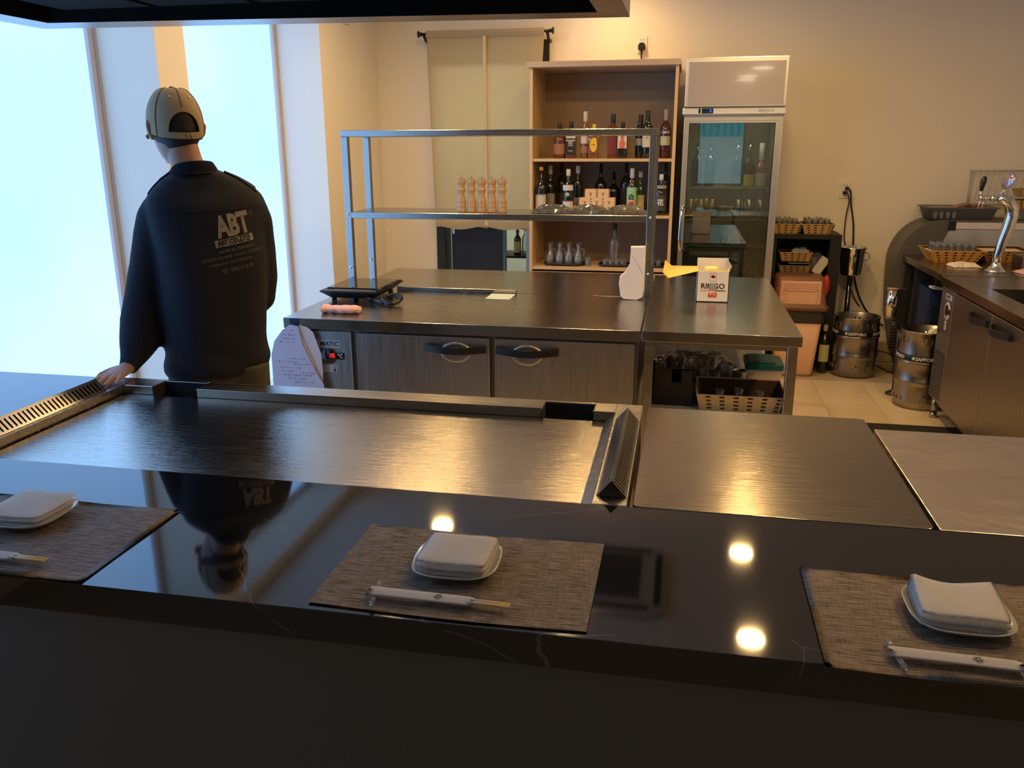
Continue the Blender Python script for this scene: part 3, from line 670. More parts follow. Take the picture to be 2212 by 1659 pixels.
# white fruit carton
t = thing('fruit_carton', 'white carton lettered RINGO 660 with an open yellow flap', 'carton', (0.163, 4.285, 0.85))
x0, x1, y0, y1, z0, z1 = 0.087, 0.239, 4.200, 4.370, 0.851, 1.000
MB().box(x0, x1, y0, y0+0.003, z0, z1).box(x0, x1, y1-0.003, y1, z0, z1+0.045).box(x0, x0+0.003, y0, y1, z0, z1).box(x1-0.003, x1, y0, y1, z0, z1).box(x0, x1, y0, y1, z0, z0+0.003).build('carton_body', card_w, t)
MB().box(x0+0.004, x1-0.004, y0+0.004, y0+0.010, 0.985, 1.005).build('inner_flap', mat('yellow_liner', (0.86, 0.72, 0.30), 0.7), t)
b = MB().quad((x0, 4.203, 1.0), (x0, 4.368, 1.003), (-0.040, 4.370, 1.002), (-0.052, 4.203, 0.963)); b.quad((-0.052, 4.203, 0.963), (-0.040, 4.370, 1.002), (-0.074, 4.372, 1.030), (-0.080, 4.205, 0.990))
b.build('side_flap', card_y, t)
MB().quad((x1, 4.215, 1.0), (x1, 4.366, 1.0), (x1-0.010, 4.372, 1.05), (x1+0.012, 4.25, 1.02)).build('film_flap', film, t)
MB().lathe([(0.028, 0.0), (0.034, 0.02), (0.036, 0.05), (0.03, 0.058), (0.0005, 0.060)], (0.155, 4.30, 0.952), 24, caps=False).build('yellow_inner_cup', mat('pale_yellow', (0.85, 0.76, 0.32), 0.5), t)
MB().box(x0+0.02, x1-0.02, 4.24, 4.36, 0.93, 0.95).build('inner_tray', mat('liner_cream', (0.8, 0.74, 0.55), 0.7), t)
L0 = Vector(t.location); F_ = lambda x, z: facing(Vector((x, y0-0.0006, z))-L0)
text('RINGO', 0.036, ink, F_(0.163, 0.928), parent=t, bold=0.0008, squash=1.0)
text('660', 0.036, ink_red, F_(0.163, 0.884), parent=t, bold=0.0012, squash=0.8)
MB().box(0.106, 0.176, y0-0.0008, y0, 0.905, 0.9095).build('orange_stripe', ink_orange, t)
MB().box(0.176, 0.224, y0-0.0008, y0, 0.905, 0.9095).build('black_stripe', ink, t)
MB().lathe([(0.008, -0.0012), (0.0085, 0)], (0.1655, y0-0.0002, 0.976), 16, 'y').lathe([(0.007, -0.0012), (0.0075, 0)], (0.159, y0-0.0002, 0.977), 16, 'y').build('apple_mark', ink_red, t)
b = MB()
for a in ((0.146, 0.179, 0.9915, 0.993), (0.146, 0.179, 0.953, 0.9545), (0.146, 0.1472, 0.953, 0.993), (0.1778, 0.179, 0.953, 0.993)): b.box(a[0], a[1], y0-0.0006, y0, a[2], a[3])
b.build('logo_frame', ink_grey, t)
MB().prism([(0.150, 0.944), (0.176, 0.944), (0.182, 0.928), (0.178, 0.912), (0.148, 0.912), (0.144, 0.928)], y0-0.0022, y0, 'y').build('carry_slot_patch', mat('patch_grey', (0.35, 0.34, 0.33), 0.6), t)

# induction hob
t = thing('induction_hob', 'portable black induction hob with a glass top', 'hob', (-1.60, 4.09, 0.85))
xa, xb, ya, yb = -1.752, -1.446, 3.898, 4.285
MB().rings([[(xa+0.045, ya+0.04, 0.861), (xb-0.045, ya+0.04, 0.861), (xb-0.045, yb-0.04, 0.861), (xa+0.045, yb-0.04, 0.861)], [(xa+0.016, ya+0.012, 0.885), (xb-0.016, ya+0.012, 0.885), (xb-0.016, yb-0.012, 0.885), (xa+0.016, yb-0.012, 0.885)], [(xa, ya, 0.896), (xb, ya, 0.896), (xb, yb, 0.896), (xa, yb, 0.896)], [(xa, ya, 0.902), (xb, ya, 0.902), (xb, yb, 0.902), (xa, yb, 0.902)]], smooth=False).build('housing', black_pl, t)
MB().box(xa+0.010, xb-0.022, ya+0.070, yb-0.006, 0.902, 0.908, 0.002, 1).build('glass_plate', black_gl, t)
MB().tube([(xb-0.012, ya+0.01, 0.905), (xb-0.012, yb-0.01, 0.905)], 0.005, 8).build('side_rail', mat('gloss_black', (0.01, 0.01, 0.01), 0.12), t)
MB().box(xa+0.06, xb-0.05, ya+0.014, ya+0.052, 0.902, 0.9028).build('control_strip', mat('control_grey', (0.07, 0.06, 0.06), 0.3), t)
MB().box(xb-0.085, xb-0.062, ya+0.03, ya+0.045, 0.9028, 0.9036).build('power_button', mat('button_red', (0.35, 0.04, 0.04), 0.4), t)
for x in (xa+0.055, xb-0.055):
    for y in (ya+0.05, yb-0.05): MB().cyl((x, y, 0.8505), (x, y, 0.868), 0.013, 0.011, 14).build('foot', rubber, t)

# rolled pink towel
def roll(u, v):
    a = 2*PI*v; q = 1+0.16*math.sin(9*u+2)+0.09*math.sin(23*u+3*v); dent = 1-0.25*math.exp(-((u-0.62)/0.10)**2)*max(0, math.sin(a))
    return ((u-0.5)*0.172, 0.036*math.cos(a)*q, 0.0175+0.0175*math.sin(a)*dent*q)
b = MB(); b.rings([[roll(i/22, k/20) for k in range(20)] for i in range(23)])
solo(b, 'rolled_towel', pink_cl, 'rolled pink towel on the steel worktop in front of the hob', 'towel', (-1.525, 3.625, 0.851), 0.03)

# coiled cable
t = thing('power_cable', 'coiled thick black power cable with its plug on the worktop', 'cable', (-1.40, 3.86, 0.85))
pts = []
for k in range(64):
    a = k/63*2*PI*2.3; r = 0.040+0.006*math.sin(a*1.7); pts.append((-1.365+r*1.05*math.cos(a+0.6), 3.865+r*1.0*math.sin(a+0.6), 0.857+0.32*(0.045+r*math.sin(a+0.6))+0.008*(k/63)))
MB().tube(pts, 0.0085, 8).build('coil', mat('cable_black', (0.01, 0.01, 0.01), 0.15), t)
MB().tube([(-1.375, 3.835, 0.862), (-1.42, 3.85, 0.864), (-1.47, 3.895, 0.862), (-1.50, 3.925, 0.862)], 0.0085, 8).build('lead', _M['cable_black'], t)
MB().tube([(-1.485, 3.905, 0.865), (-1.51, 3.93, 0.868), (-1.54, 3.955, 0.870)], [0.008, 0.013, 0.011], 12, flat=0.7).build('plug', _M['cable_black'], t)
solo(MB().box(-0.063, 0.063, -0.078, 0.078, 0, 0.0012), 'note_card', green_note, 'pale green note card lying on the steel worktop', 'card', (-0.890, 4.172, 0.8505), 0)

# tape and hanging papers
t = thing('taped_notes', 'handwritten sheets taped to the corner of the fridge counter', 'note', (-1.72, 3.45, 0.55))
MB().box(-1.713, -1.668, 3.4675, 3.4690, 0.812, 0.849).build('tape', mat('navy_tape', (0.01, 0.012, 0.035), 0.35), t)
sheets = [([(-1.665, 0.822), (-1.625, 0.812), (-1.600, 0.790), (-1.568, 0.69), (-1.565, 0.60), (-1.572, 0.50), (-1.640, 0.44), (-1.665, 0.60)], 0.006, mat('note_back', (0.62, 0.55, 0.55), 0.8)),
          ([(-1.668, 0.818), (-1.650, 0.76), (-1.600, 0.64), (-1.585, 0.52), (-1.60, 0.44), (-1.72, 0.44), (-1.70, 0.70)], 0.010, mat('note_cream', (0.75, 0.66, 0.48), 0.8)),
          ([(-1.705, 0.824), (-1.668, 0.818), (-1.650, 0.735), (-1.60, 0.62), (-1.560, 0.55), (-1.555, 0.44), (-1.800, 0.44), (-1.808, 0.55), (-1.806, 0.68), (-1.786, 0.745), (-1.745, 0.795)], 0.016, mat('note_lilac', (0.50, 0.48, 0.60), 0.8, var=0.03))]
for pts, off, m_ in sheets:
    b = MB(); n = len(pts)
    b.prism([(p[0], p[1]) for p in pts], 3.4665-off, 3.4660-off, 'y').build('sheet', m_, t)
b = MB(); rnd = random.Random(5)
for row, (zz, xa, xb) in enumerate(((0.795, -1.74, -1.69), (0.775, -1.745, -1.665), (0.757, -1.75, -1.68), (0.742, -1.76, -1.67), (0.665, -1.74, -1.65), (0.650, -1.785, -1.69), (0.640, -1.70, -1.61), (0.622, -1.78, -1.66), (0.606, -1.76, -1.70), (0.600, -1.66, -1.60), (0.588, -1.75, -1.62), (0.572, -1.73, -1.64), (0.556, -1.70, -1.60))):
    x = xa
    while x < xb:
        l = rnd.uniform(0.004, 0.014); b.box(x, x+l, 3.4492, 3.4498, zz+rnd.uniform(-0.002, 0.002), zz+rnd.uniform(0.002, 0.004)); x += l+rnd.uniform(0.003, 0.009)
b.build('handwriting', ink_grey, t)

# ---- contents under the deep table
t = thing('wicker_basket', 'large rectangular wicker basket on the shelf under the deep table', 'basket', (0.285, 3.69, 0.496))
wicker_basket(t, 0.34, 0.26, 0.070, 0.015, mat('wicker_tan', (0.60, 0.42, 0.18), 0.5, var=0.2, vscale=60), rowsn=4, cols=44)
tb = thing('lidded_tub', 'clear storage tub with a teal lid beside the table leg', 'tub', (0.42, 4.08, 0.496))
MB().rings([[(0.345+i, 3.985+j, 0.497) for i, j in ((0, 0), (0.14, 0), (0.14, 0.18), (0, 0.18))], [(0.335+i, 3.98+j, 0.575) for i, j in ((0, 0), (0.16, 0), (0.16, 0.19), (0, 0.19))]], smooth=False).build('tub', clear_pl, tb)
MB().rbox(0.328, 0.502, 3.972, 4.178, 0.575, 0.602, 0.015, 4, 0.003).rbox(0.345, 0.465, 3.99, 4.16, 0.602, 0.610, 0.01, 4).build('lid', teal_pl, tb)
MB().cyl((0.385, 4.03, 0.610), (0.385, 4.03, 0.612), 0.012, n=16).build('red_dot', ink_red, tb)
t = thing('steel_cup', 'shiny steel cup standing beside the teal lidded tub', 'cup', (0.300, 3.935, 0.496))
MB().lathe([(0.0005, 0), (0.028, 0), (0.034, 0.085), (0.036, 0.085), (0.032, 0.083), (0.026, 0.004), (0.0005, 0.004)], n=22, caps=False).build('cup', chrome, t, False)
MB().lathe([(0.0005, 0.078), (0.032, 0.078), (0.033, 0.082)], n=22, caps=False).build('lid', mat('cup_lid_brown', (0.12, 0.07, 0.04), 0.5), t, False)
ORD = ['first', 'second', 'third', 'fourth', 'fifth', 'sixth', 'seventh']
def tumbler_mesh(r=0.028, h=0.075, th=0.002): return MB().lathe([(0.0005, 0), (r*0.82, 0), (r*0.86, 0.003), (r, h), (r-th, h), (r*0.84-th, 0.008), (0.0005, 0.007)], n=14, caps=False)
tum = tumbler_mesh().mesh('tumbler', tumbler)
def put_glass(x, y, z, flip=False, s=1.0, label='', group='', rx=0.0):
    o = bpy.data.objects.new('tumbler', tum); C.objects.link(o); o.location = (x, y, z+(0.075*s if flip else 0)); o.rotation_euler = ((PI if flip else 0)+rx, 0, random.uniform(0, 6)); o.scale = (s, s, s)
    return tag(o, label, 'glass', group)
tray = thing('black_crate', 'black plastic crate on the shelf under the deep table', 'crate', (-0.005, 3.72, 0.496))
b = MB().box(-0.098, 0.088, 3.60, 3.84, 0.497, 0.502)
for a in ((-0.098, 0.088, 3.60, 3.604), (-0.098, 0.088, 3.836, 3.84), (-0.098, -0.094, 3.60, 3.84), (0.084, 0.088, 3.60, 3.84)): b.box(*a, 0.502, 0.60)
b.build('crate_body', black_pl, tray)
MB().rbox(-0.085, -0.010, 3.5925, 3.5995, 0.575, 0.665, 0.003, 2).build('left_panel', black_pl, tray)
MB().rbox(0.030, 0.078, 3.5925, 3.5995, 0.575, 0.655, 0.003, 2).build('right_panel', black_pl, tray)
k = 0
for r in range(2):
    for i in range(5):
        put_glass(-0.075+i*0.072+0.02*r, 4.03+0.085*r, 0.496, True, 1.25, ORD[i]+' film-wrapped tumbler from the left, %s row, under the deep table' % ('front', 'rear')[r], 'tumblers under the deep table')
for i in range(3): put_glass(0.20+i*0.085, 3.68+0.03*(i % 2), 0.502, False, 0.72, ('left', 'middle', 'right')[i]+' small glass in the large basket under the deep table', 'glasses in the large basket')
t = thing('wrapped_glass_pack', 'crinkled film wrapping the tumblers under the deep table', 'cling film', (0.10, 4.08, 0.496))
crumple(0.42, 0.22, 0.125, 77, 18, 10, 0.02).build('film_sheet', film, t, False)

# ================================================================ tall bottle cabinet
cb = thing('bottle_cabinet', 'tall open beech cabinet of bottles beside the drinks fridge', 'cabinet', (-0.565, 6.29, 0))
cx0, cx1, cy0, cy1 = -1.052, -0.088, 5.95, 6.625
MB().box(-1.072, -0.056, 5.93, 6.64, 2.092, 2.130, 0.004).build('top_board', beech_top, cb)
MB().box(cx0-0.005, cx0+0.016, cy0, cy1, 0.0, 2.092).build('side_panel', beech, cb)
MB().box(cx1, cx1+0.021, cy0, cy1, 0.0, 2.092).build('side_panel', beech, cb)
MB().box(cx0+0.016, cx1, 6.50, 6.515, 0.1, 2.09).build('back_panel', beech_dk, cb)
for z in (1.482, 1.104, 0.736): MB().box(cx0+0.016, cx1, cy0+0.004, 6.50, z, z+0.019, 0.001, 1).build('shelf', beech, cb)
for xa, xb in ((cx0+0.018, -0.572), (-0.568, cx1-0.002)):
    d = MB().box(xa, xb, cy0, cy0+0.018, 0.10, 0.722, 0.001, 1).build('cupboard_door', beech, cb)
MB().box(cx0+0.016, cx1, cy0+0.03, cy0+0.045, 0.0, 0.10).build('plinth', beech_dk, cb)

SH1, SH2, SH3 = 1.5015, 1.1235, 0.7555
_bm = {}
def bottle(loc, label, h=0.30, r=0.037, glass=b_dark, shape='round', neck=0.013, neckz=0.62, capm=None, capz=0.86, labels=(), name='bottle', group=None, letter=None):
    t = thing(name, label, 'bottle', loc, group=group)
    if shape == 'round':
        zn = neckz*h
        pr = [(0.0005, 0), (r*0.93, 0), (r, 0.006), (r, zn), (r*0.93, zn+0.07*h), (r*0.62, zn+0.13*h), (neck*1.15, zn+0.19*h), (neck, zn+0.22*h), (neck, h), (0.0005, h)]
        MB().lathe(pr, n=20, caps=False).build('glass', glass, t, False)
    elif shape == 'square':
        zn = neckz*h
        def sq(a, z, rd): 
            o = []
            for cx, cy, q in ((a-rd, a-rd, 0), (-a+rd, a-rd, 90), (-a+rd, -a+rd, 180), (a-rd, -a+rd, 270)):
                for k in range(4): tt = math.radians(q+30*k); o.append((cx+rd*math.cos(tt), cy+rd*math.sin(tt), z))
            return o
        MB().rings([sq(r*0.97, 0, 0.005), sq(r, 0.005, 0.007), sq(r, zn, 0.007), sq(r*0.8, zn+0.05*h, r*0.4), sq(neck*1.2, zn+0.11*h, neck*1.1), sq(neck, zn+0.15*h, neck*0.98), sq(neck, h, neck*0.98)]).build('glass', glass, t, False)
    if capm: MB().lathe([(neck+0.001, capz*h), (neck+0.0022, capz*h+0.002), (neck+0.0022, h+0.001), (neck, h+0.003), (0.0005, h+0.003)], n=16, caps=False).build('cap', capm, t, False)
    for (z0, z1, m_) in labels:
        if shape == 'round':
            n = 12; rr = []
            A = [math.radians(-90-62+124*k/n) for k in range(n+1)]
            b = MB()
            b.grid(lambda u, v: ((r+0.0007)*math.cos(A[round(u*n)]), (r+0.0007)*math.sin(A[round(u*n)]), z0*h+(z1-z0)*h*v), n, 1)
            b.build('label_band', m_, t, False)
        else: MB().box(-r*0.86, r*0.86, -r-0.0012, -r-0.0002, z0*h, z1*h).build('label_band', m_, t, False)
    if letter:
        s, sz, zc, m_ = letter[:4]
        text(s, sz, m_, facing((0, -r-0.0016, zc*h)), parent=t, bold=0.0003, squash=letter[4] if len(letter) > 4 else 0.8, curve_r=r if shape == 'round' else 0)
    return t
L_white = mat('label_white', (0.62, 0.58, 0.52), 0.6); L_black = mat('label_black', (0.015, 0.015, 0.015), 0.5); L_cream = mat('label_cream', (0.60, 0.52, 0.40), 0.6); L_yell = mat('label_yellow', (0.80, 0.50, 0.03), 0.5)
L_green = mat('label_green', (0.30, 0.55, 0.30), 0.6); L_pink = mat('label_pink', (0.75, 0.42, 0.32), 0.6); L_rb = mat('label_dark_red', (0.18, 0.03, 0.02), 0.5); L_grey = mat('label_grey', (0.30, 0.29, 0.25), 0.6); L_pale = mat('label_pale_green', (0.55, 0.55, 0.30), 0.6)
seal = mat('tax_strip', (0.55, 0.55, 0.52), 0.5)
y = 6.12
# upper shelf
bottle((-0.872, y, SH1), 'squat round amber whisky bottle at the left of the upper shelf', 0.235, 0.045, b_amber, neckz=0.52, neck=0.012, capm=L_black, capz=0.84, labels=((0.12, 0.42, mat('label_brown', (0.32, 0.15, 0.09), 0.5)),))
t = bottle((-0.790, y, SH1), 'square whiskey bottle with a black and white label', 0.245, 0.036, b_amber, 'square', neckz=0.68, neck=0.013, capm=L_black, capz=0.84, labels=((0.10, 0.55, L_black),))
text('JACK DANIEL\'S', 0.014, ink_white, facing((0, -0.0378, 0.120)), parent=t, squash=0.72, bold=0.0004); text('Tennessee', 0.010, ink_white, facing((0, -0.0378, 0.085)), parent=t, squash=0.9); text('WHISKEY', 0.011, ink_white, facing((0, -0.0378, 0.050)), parent=t, squash=0.8)
MB().lathe([(0.018, -0.0376), (0.018, -0.0372)], (0, 0, 0.102), 18, 'y').build('label_seal', L_grey, t, False)
MB().box(-0.031, 0.031, -0.0375, -0.036, 0.136, 0.158).build('shoulder_label', L_white, t, False)
bottle((-0.692, y, SH1), 'tall slim amber bottle with a pinkish cream label', 0.31, 0.033, b_amber2, neckz=0.58, neck=0.013, capm=L_cream, capz=0.80, labels=((0.32, 0.52, L_cream), (0.12, 0.26, mat('label_brown', (0.32, 0.15, 0.09), 0.5))))
t = bottle((-0.628, y-0.02, SH1), 'square amber bottle with a round yellow label and yellow cap', 0.225, 0.035, b_amber2, 'square', neckz=0.72, neck=0.011, capm=L_yell, capz=0.86)
MB().rings([[(0.025*math.cos(a)*q, -0.0358, 0.090+0.048*math.sin(a)*q) for a in [2*PI*k/24 for k in range(24)]] for q in (1.0, 0.001)], False, smooth=False).build('oval_label', L_yell, t, False)
text('whisky', 0.012, ink, facing((0, -0.0365, 0.092)), parent=t, squash=0.8)
bottle((-0.500, y, SH1), 'whisky bottle with a dark red slanted label', 0.292, 0.036, b_amber, 'square', neckz=0.66, neck=0.014, capm=L_black, capz=0.80, labels=((0.08, 0.62, L_rb),))
t = bottle((-0.430, y-0.03, SH1), 'square black bottle whose white label has a red figure', 0.238, 0.036, b_brown, 'square', neckz=0.74, neck=0.012, capm=L_black, capz=0.86, labels=((0.28, 0.66, L_white),))
text('NIKKA', 0.017, ink_white, facing((0, -0.0378, 0.168)), parent=t, squash=0.9, bold=0.0004)
MB().prism([(-0.016, 0.068), (0.018, 0.068), (0.022, 0.10), (0.010, 0.125), (0.016, 0.148), (-0.012, 0.150), (-0.008, 0.125), (-0.02, 0.10)], -0.0382, -0.0374, 'y').build('red_print', mat('print_red', (0.65, 0.14, 0.09), 0.6), t, False)
bottle((-0.312, y+0.02, SH1), 'dark wine bottle with a grey label band on the upper shelf', 0.287, 0.035, b_dark, neckz=0.62, neck=0.014, capm=L_black, capz=0.72, labels=((0.30, 0.46, L_grey),))
bottle((-0.262, y-0.03, SH1), 'dark wine bottle with a large cream label on the upper shelf', 0.312, 0.036, b_dark, neckz=0.60, neck=0.014, capm=L_black, capz=0.74, labels=((0.24, 0.52, L_cream), (0.225, 0.24, L_rb)), letter=('Cave', 0.014, 0.44, ink_grey))
t = bottle((-0.140, y, SH1), 'dark red aperitif bottle by the right side of the cabinet', 0.318, 0.037, b_red, neckz=0.58, neck=0.013, capm=mat('cap_cream', (0.45, 0.33, 0.22), 0.5), capz=0.78, labels=((0.27, 0.46, L_pale),), letter=('CAMPARI', 0.024, 0.535, ink_white, 0.62))
# middle shelf
bottle((-0.985, 6.02, SH2), 'big dark sake bottle with an orange cap and cream label', 0.318, 0.042, b_dark, neckz=0.52, neck=0.013, capm=mat('cap_orange', (0.60, 0.36, 0.10), 0.4), capz=0.93, labels=((0.05, 0.42, L_cream), (0.40, 0.425, L_white)))
bottle((-0.935, 6.12, SH2), 'dark sake bottle standing second from the left on the middle shelf', 0.325, 0.038, b_dark, neckz=0.52, capm=seal, capz=0.82, labels=((0.15, 0.42, L_grey),))
bottle((-0.870, 6.24, SH2), 'tall black sake bottle at the back left of the middle shelf', 0.345, 0.040, b_dark, neckz=0.55, labels=((0.15, 0.40, mat('label_dark_brown', (0.05, 0.03, 0.02), 0.6)),))
t = bottle((-0.790, 6.00, SH2), 'dark sake bottle with a white neck collar and round seal', 0.305, 0.040, b_dark, neckz=0.56, capm=seal, capz=0.86, labels=((0.04, 0.30, L_white), (0.54, 0.66, L_white), (0.285, 0.31, mat('label_red_strip', (0.55, 0.06, 0.05), 0.6))))
MB().lathe([(0.015, -0.0415), (0.014, -0.0405)], (0, 0, 0.135), 18, 'y').build('round_seal', L_cream, t, False)
text('いいちこ', 0.016, ink, facing((0, -0.0412, 0.045)), parent=t, bold=0.0006)
bottle((-0.735, 6.10, SH2), 'slim dark bottle right behind the collar-labelled sake bottle', 0.325, 0.034, b_dark, neckz=0.58, capm=seal, capz=0.85, labels=((0.1, 0.34, L_grey),))
bottle((-0.585, 6.22, SH2), 'black bottle behind the pile of wooden sake cups', 0.34, 0.044, b_dark, neckz=0.52)
bottle((-0.495, 6.26, SH2), 'round-shouldered black flask behind the wooden sake cups', 0.285, 0.048, b_dark, neckz=0.50, neck=0.012)
bottle((-0.405, 6.22, SH2), 'black bottle with a worn black label on the middle shelf', 0.345, 0.043, b_dark, neckz=0.55, labels=((0.1, 0.5, mat('label_dark_brown', (0.05, 0.03, 0.02), 0.6)),))
t = bottle((-0.352, 6.04, SH2), 'sake bottle with a green label lettered in red and black', 0.31, 0.037, b_brown, neckz=0.60, capm=seal, capz=0.80, labels=((0.04, 0.60, L_green),))
MB().lathe([(0.024, -0.0392), (0.023, -0.0380)], (0, 0, 0.085), 20, 'y').build('pink_sun', L_pink, t, False)
text('白', 0.042, ink, facing((0, -0.0405, 0.118)), parent=t, bold=0.001, name='lettering'); text('岳', 0.040, ink_red, facing((0, -0.0405, 0.070)), parent=t, bold=0.001)
bottle((-0.300, 6.16, SH2), 'clear bottle with a pale yellow label behind the green-labelled bottle', 0.285, 0.034, b_green, neckz=0.55, capm=seal, capz=0.86, labels=((0.1, 0.45, L_pale),))
t = bottle((-0.152, 6.02, SH2), 'squat dark bottle with a pictured label at the middle shelf right', 0.272, 0.041, b_brown, neckz=0.52, neck=0.013, capm=seal, capz=0.86, labels=((0.12, 0.50, mat('label_black_grey', (0.06, 0.06, 0.055), 0.5)), (0.66, 0.74, L_grey)))
text('花', 0.045, ink_white, facing((0, -0.0425, 0.085)), parent=t, bold=0.001)
bottle((-0.128, 6.20, SH2), 'tall dark bottle at the back right corner of the middle shelf', 0.345, 0.038, b_dark, neckz=0.58)

# masu cups
masu = None
for i, (x, yy, lv) in enumerate(((-0.714, 6.03, 0), (-0.630, 6.03, 0), (-0.546, 6.03, 0), (-0.462, 6.03, 0), (-0.672, 6.03, 1), (-0.588, 6.03, 1), (-0.504, 6.03, 1), (-0.632, 6.03, 2), (-0.546, 6.03, 2))):
    lab = ['first box cup from the left in the bottom layer', 'second box cup from the left in the bottom layer', 'third box cup from the left in the bottom layer', 'fourth box cup from the left in the bottom layer', 'left box cup in the middle layer', 'centre box cup in the middle layer', 'right box cup in the middle layer', 'left box cup on top of the pile', 'right box cup on top of the pile'][i]
    lab = 'pine wooden '+lab
    z = SH2+0.056*lv*1.0 + (0.052 if False else 0)
    z = SH2+0.0575*lv+0.0
    if masu is None:
        masu = thing('wooden_box_cup', lab, 'cup', (x, yy, z+0.062 if False else z), group='pine box cups on the middle shelf')
        b = MB(); a, hh = 0.041, 0.057
        for q in ((-a, a, -a, -a+0.007), (-a, a, a-0.007, a), (-a, -a+0.007, -a+0.007, a-0.007), (a-0.007, a, -a+0.007, a-0.007)): b.box(*q, 0, hh)
        b.box(-a+0.007, a-0.007, -a+0.007, a-0.007, 0, 0.008).build('box', masu_w, masu, False)
        b = MB()
        for k in range(3):
            for s in (-1, 1): b.box(s*a-0.0005 if s < 0 else a-0.0065, s*a+0.0065 if s < 0 else a+0.0005, -a-0.0005, -a+0.006, 0.008+k*0.018, 0.016+k*0.018)
        b.build('finger_joint', mat('end_grain', (0.40, 0.22, 0.11), 0.6), masu, False)
        MB().prism([(-0.012, 0.040), (-0.004, 0.033), (0.004, 0.033), (0.012, 0.040), (0.005, 0.026), (0.006, 0.014), (-0.006, 0.014), (-0.005, 0.026)], -a-0.0008, -a, 'y').build('branded_mark', mat('burnt_mark', (0.33, 0.17, 0.08), 0.6), masu, False)
    else: dup(masu, (x, yy, z), lab)
# raise pile is in place; carafes and glasses on the lower shelf
def tray_oval(loc, label, w, d):
    t = thing('black_tray', label, 'tray', loc, group='black trays in the cabinet')
    pts = lambda q, z: [(w/2*q*math.copysign(abs(math.cos(a))**0.5, math.cos(a)), d/2*q*math.copysign(abs(math.sin(a))**0.5, math.sin(a)), z) for a in [2*PI*k/36 for k in range(36)]]
    MB().rings([pts(0.92, 0), pts(1.0, 0.018), pts(0.985, 0.018), pts(0.90, 0.004)], True).build('tray_body', black_pl, t, False); return t
tray_oval((-0.820, 6.10, SH3), 'left black tray of carafes on the lowest cabinet shelf', 0.30, 0.20)
tray_oval((-0.455, 6.10, SH3), 'middle black tray of small glasses on the lowest cabinet shelf', 0.24, 0.18)
tray_oval((-0.170, 6.10, SH3), 'right black tray of small glasses on the lowest cabinet shelf', 0.14, 0.17)
car = None
for i in range(8):
    x, yy = -0.925+0.068*(i % 4), 6.065+0.07*(i//4)
    lab = ('front', 'rear')[i//4]+' row '+('first', 'second', 'third', 'fourth')[i % 4]+' clear wine carafe on the left black tray'
    if car is None:
        car = thing('glass_carafe', lab, 'carafe', (x, yy, SH3+0.0045), group='carafes on the left black tray')
        MB().lathe([(0.0005, 0), (0.028, 0), (0.030, 0.006), (0.030, 0.05), (0.022, 0.075), (0.010, 0.10), (0.010, 0.125), (0.017, 0.150), (0.0155, 0.150), (0.0085, 0.125), (0.0085, 0.10), (0.020, 0.073), (0.028, 0.05), (0.028, 0.007), (0.0005, 0.007)], n=18, caps=False).build('flask', tumbler, car, False)
        MB().tube([(0.027, 0, 0.062), (0.040, 0, 0.075), (0.041, 0, 0.095), (0.030, 0, 0.110), (0.012, 0, 0.105)], 0.003, 6).build('handle', tumbler, car, False)
    else: dup(car, (x, yy, SH3+0.0045), lab)
put_glass(-0.645, 6.04, SH3, False, 0.85, 'lone small glass between the left and middle black trays', 'small glasses in the cabinet')
for i in range(9): put_glass(-0.525+0.042*(i % 4)+0.01*(i//4), 6.045+0.055*(i//4), SH3+0.0045, False, 0.62, 'small shot glass on the middle black tray, '+ORD[i % 4]+' from the left in '+('front', 'centre', 'rear')[i//4]+' row', 'shot glasses on the middle tray')
for i in range(4): put_glass(-0.19+0.042*(i % 2), 6.06+0.055*(i//2), SH3+0.0045, False, 0.62, 'small shot glass on the right black tray, %s %s one' % (('front', 'rear')[i//2], ('left', 'right')[i % 2]), 'shot glasses on the right tray')
bottle((-0.475, 6.22, SH3), 'clear spirit bottle with a dark cap on the lowest cabinet shelf', 0.285, 0.040, tumbler, neckz=0.52, neck=0.015, capm=mat('cap_brown', (0.06, 0.03, 0.02), 0.5), capz=0.86)

# ================================================================ drinks fridge
fr = thing('drinks_fridge', 'upright glass-door drinks fridge with a blank lit sign head', 'fridge', (0.297, 6.28, 0))
fx0, fx1, fy0, fy1 = -0.020, 0.613, 5.96, 6.62
b = MB().box(fx0, fx0+0.035, fy0, fy1, 0.09, 1.826).box(fx1-0.035, fx1, fy0, fy1, 0.09, 1.826).box(fx0+0.035, fx1-0.035, fy0, fy1, 1.76, 1.826).box(fx0+0.035, fx1-0.035, fy0, fy1, 0.09, 0.16)
b.build('cabinet_shell', alu, fr)
MB().box(fx0+0.035, fx1-0.035, fy1-0.03, fy1, 0.16, 1.76).box(fx0+0.035, fx0+0.037, fy0, fy1-0.03, 0.16, 1.76).box(fx1-0.037, fx1-0.035, fy0, fy1-0.03, 0.16, 1.76).build('interior_lining', dark_in, fr)
hd_ = MB().box(fx0-0.002, fx1+0.002, 5.88, 6.40, 1.826, 2.128, 0.004).build('sign_box', alu, fr)
MB().box(fx0+0.018, fx1-0.018, 5.876, 5.880, 1.838, 2.100).build('sign_face', sign_face, hd_)
st = MB().box(fx0-0.012, fx1+0.008, 5.905, 5.96, 1.778, 1.824, 0.006).build('control_strip', mat('strip_silver', (0.85, 0.88, 0.95), 0.38, 1.0), fr)
MB().box(0.090, 0.164, 5.9030, 5.9055, 1.786, 1.818, 0.001, 1).box(0.070, 0.083, 5.9030, 5.9055, 1.788, 1.816).build('display', black_gl, st)
L0 = Vector(fr.location)
text('3', 0.026, led_blue, facing(Vector((0.146, 5.9022, 1.802))-L0), parent=st, name='digits', bold=0.001)
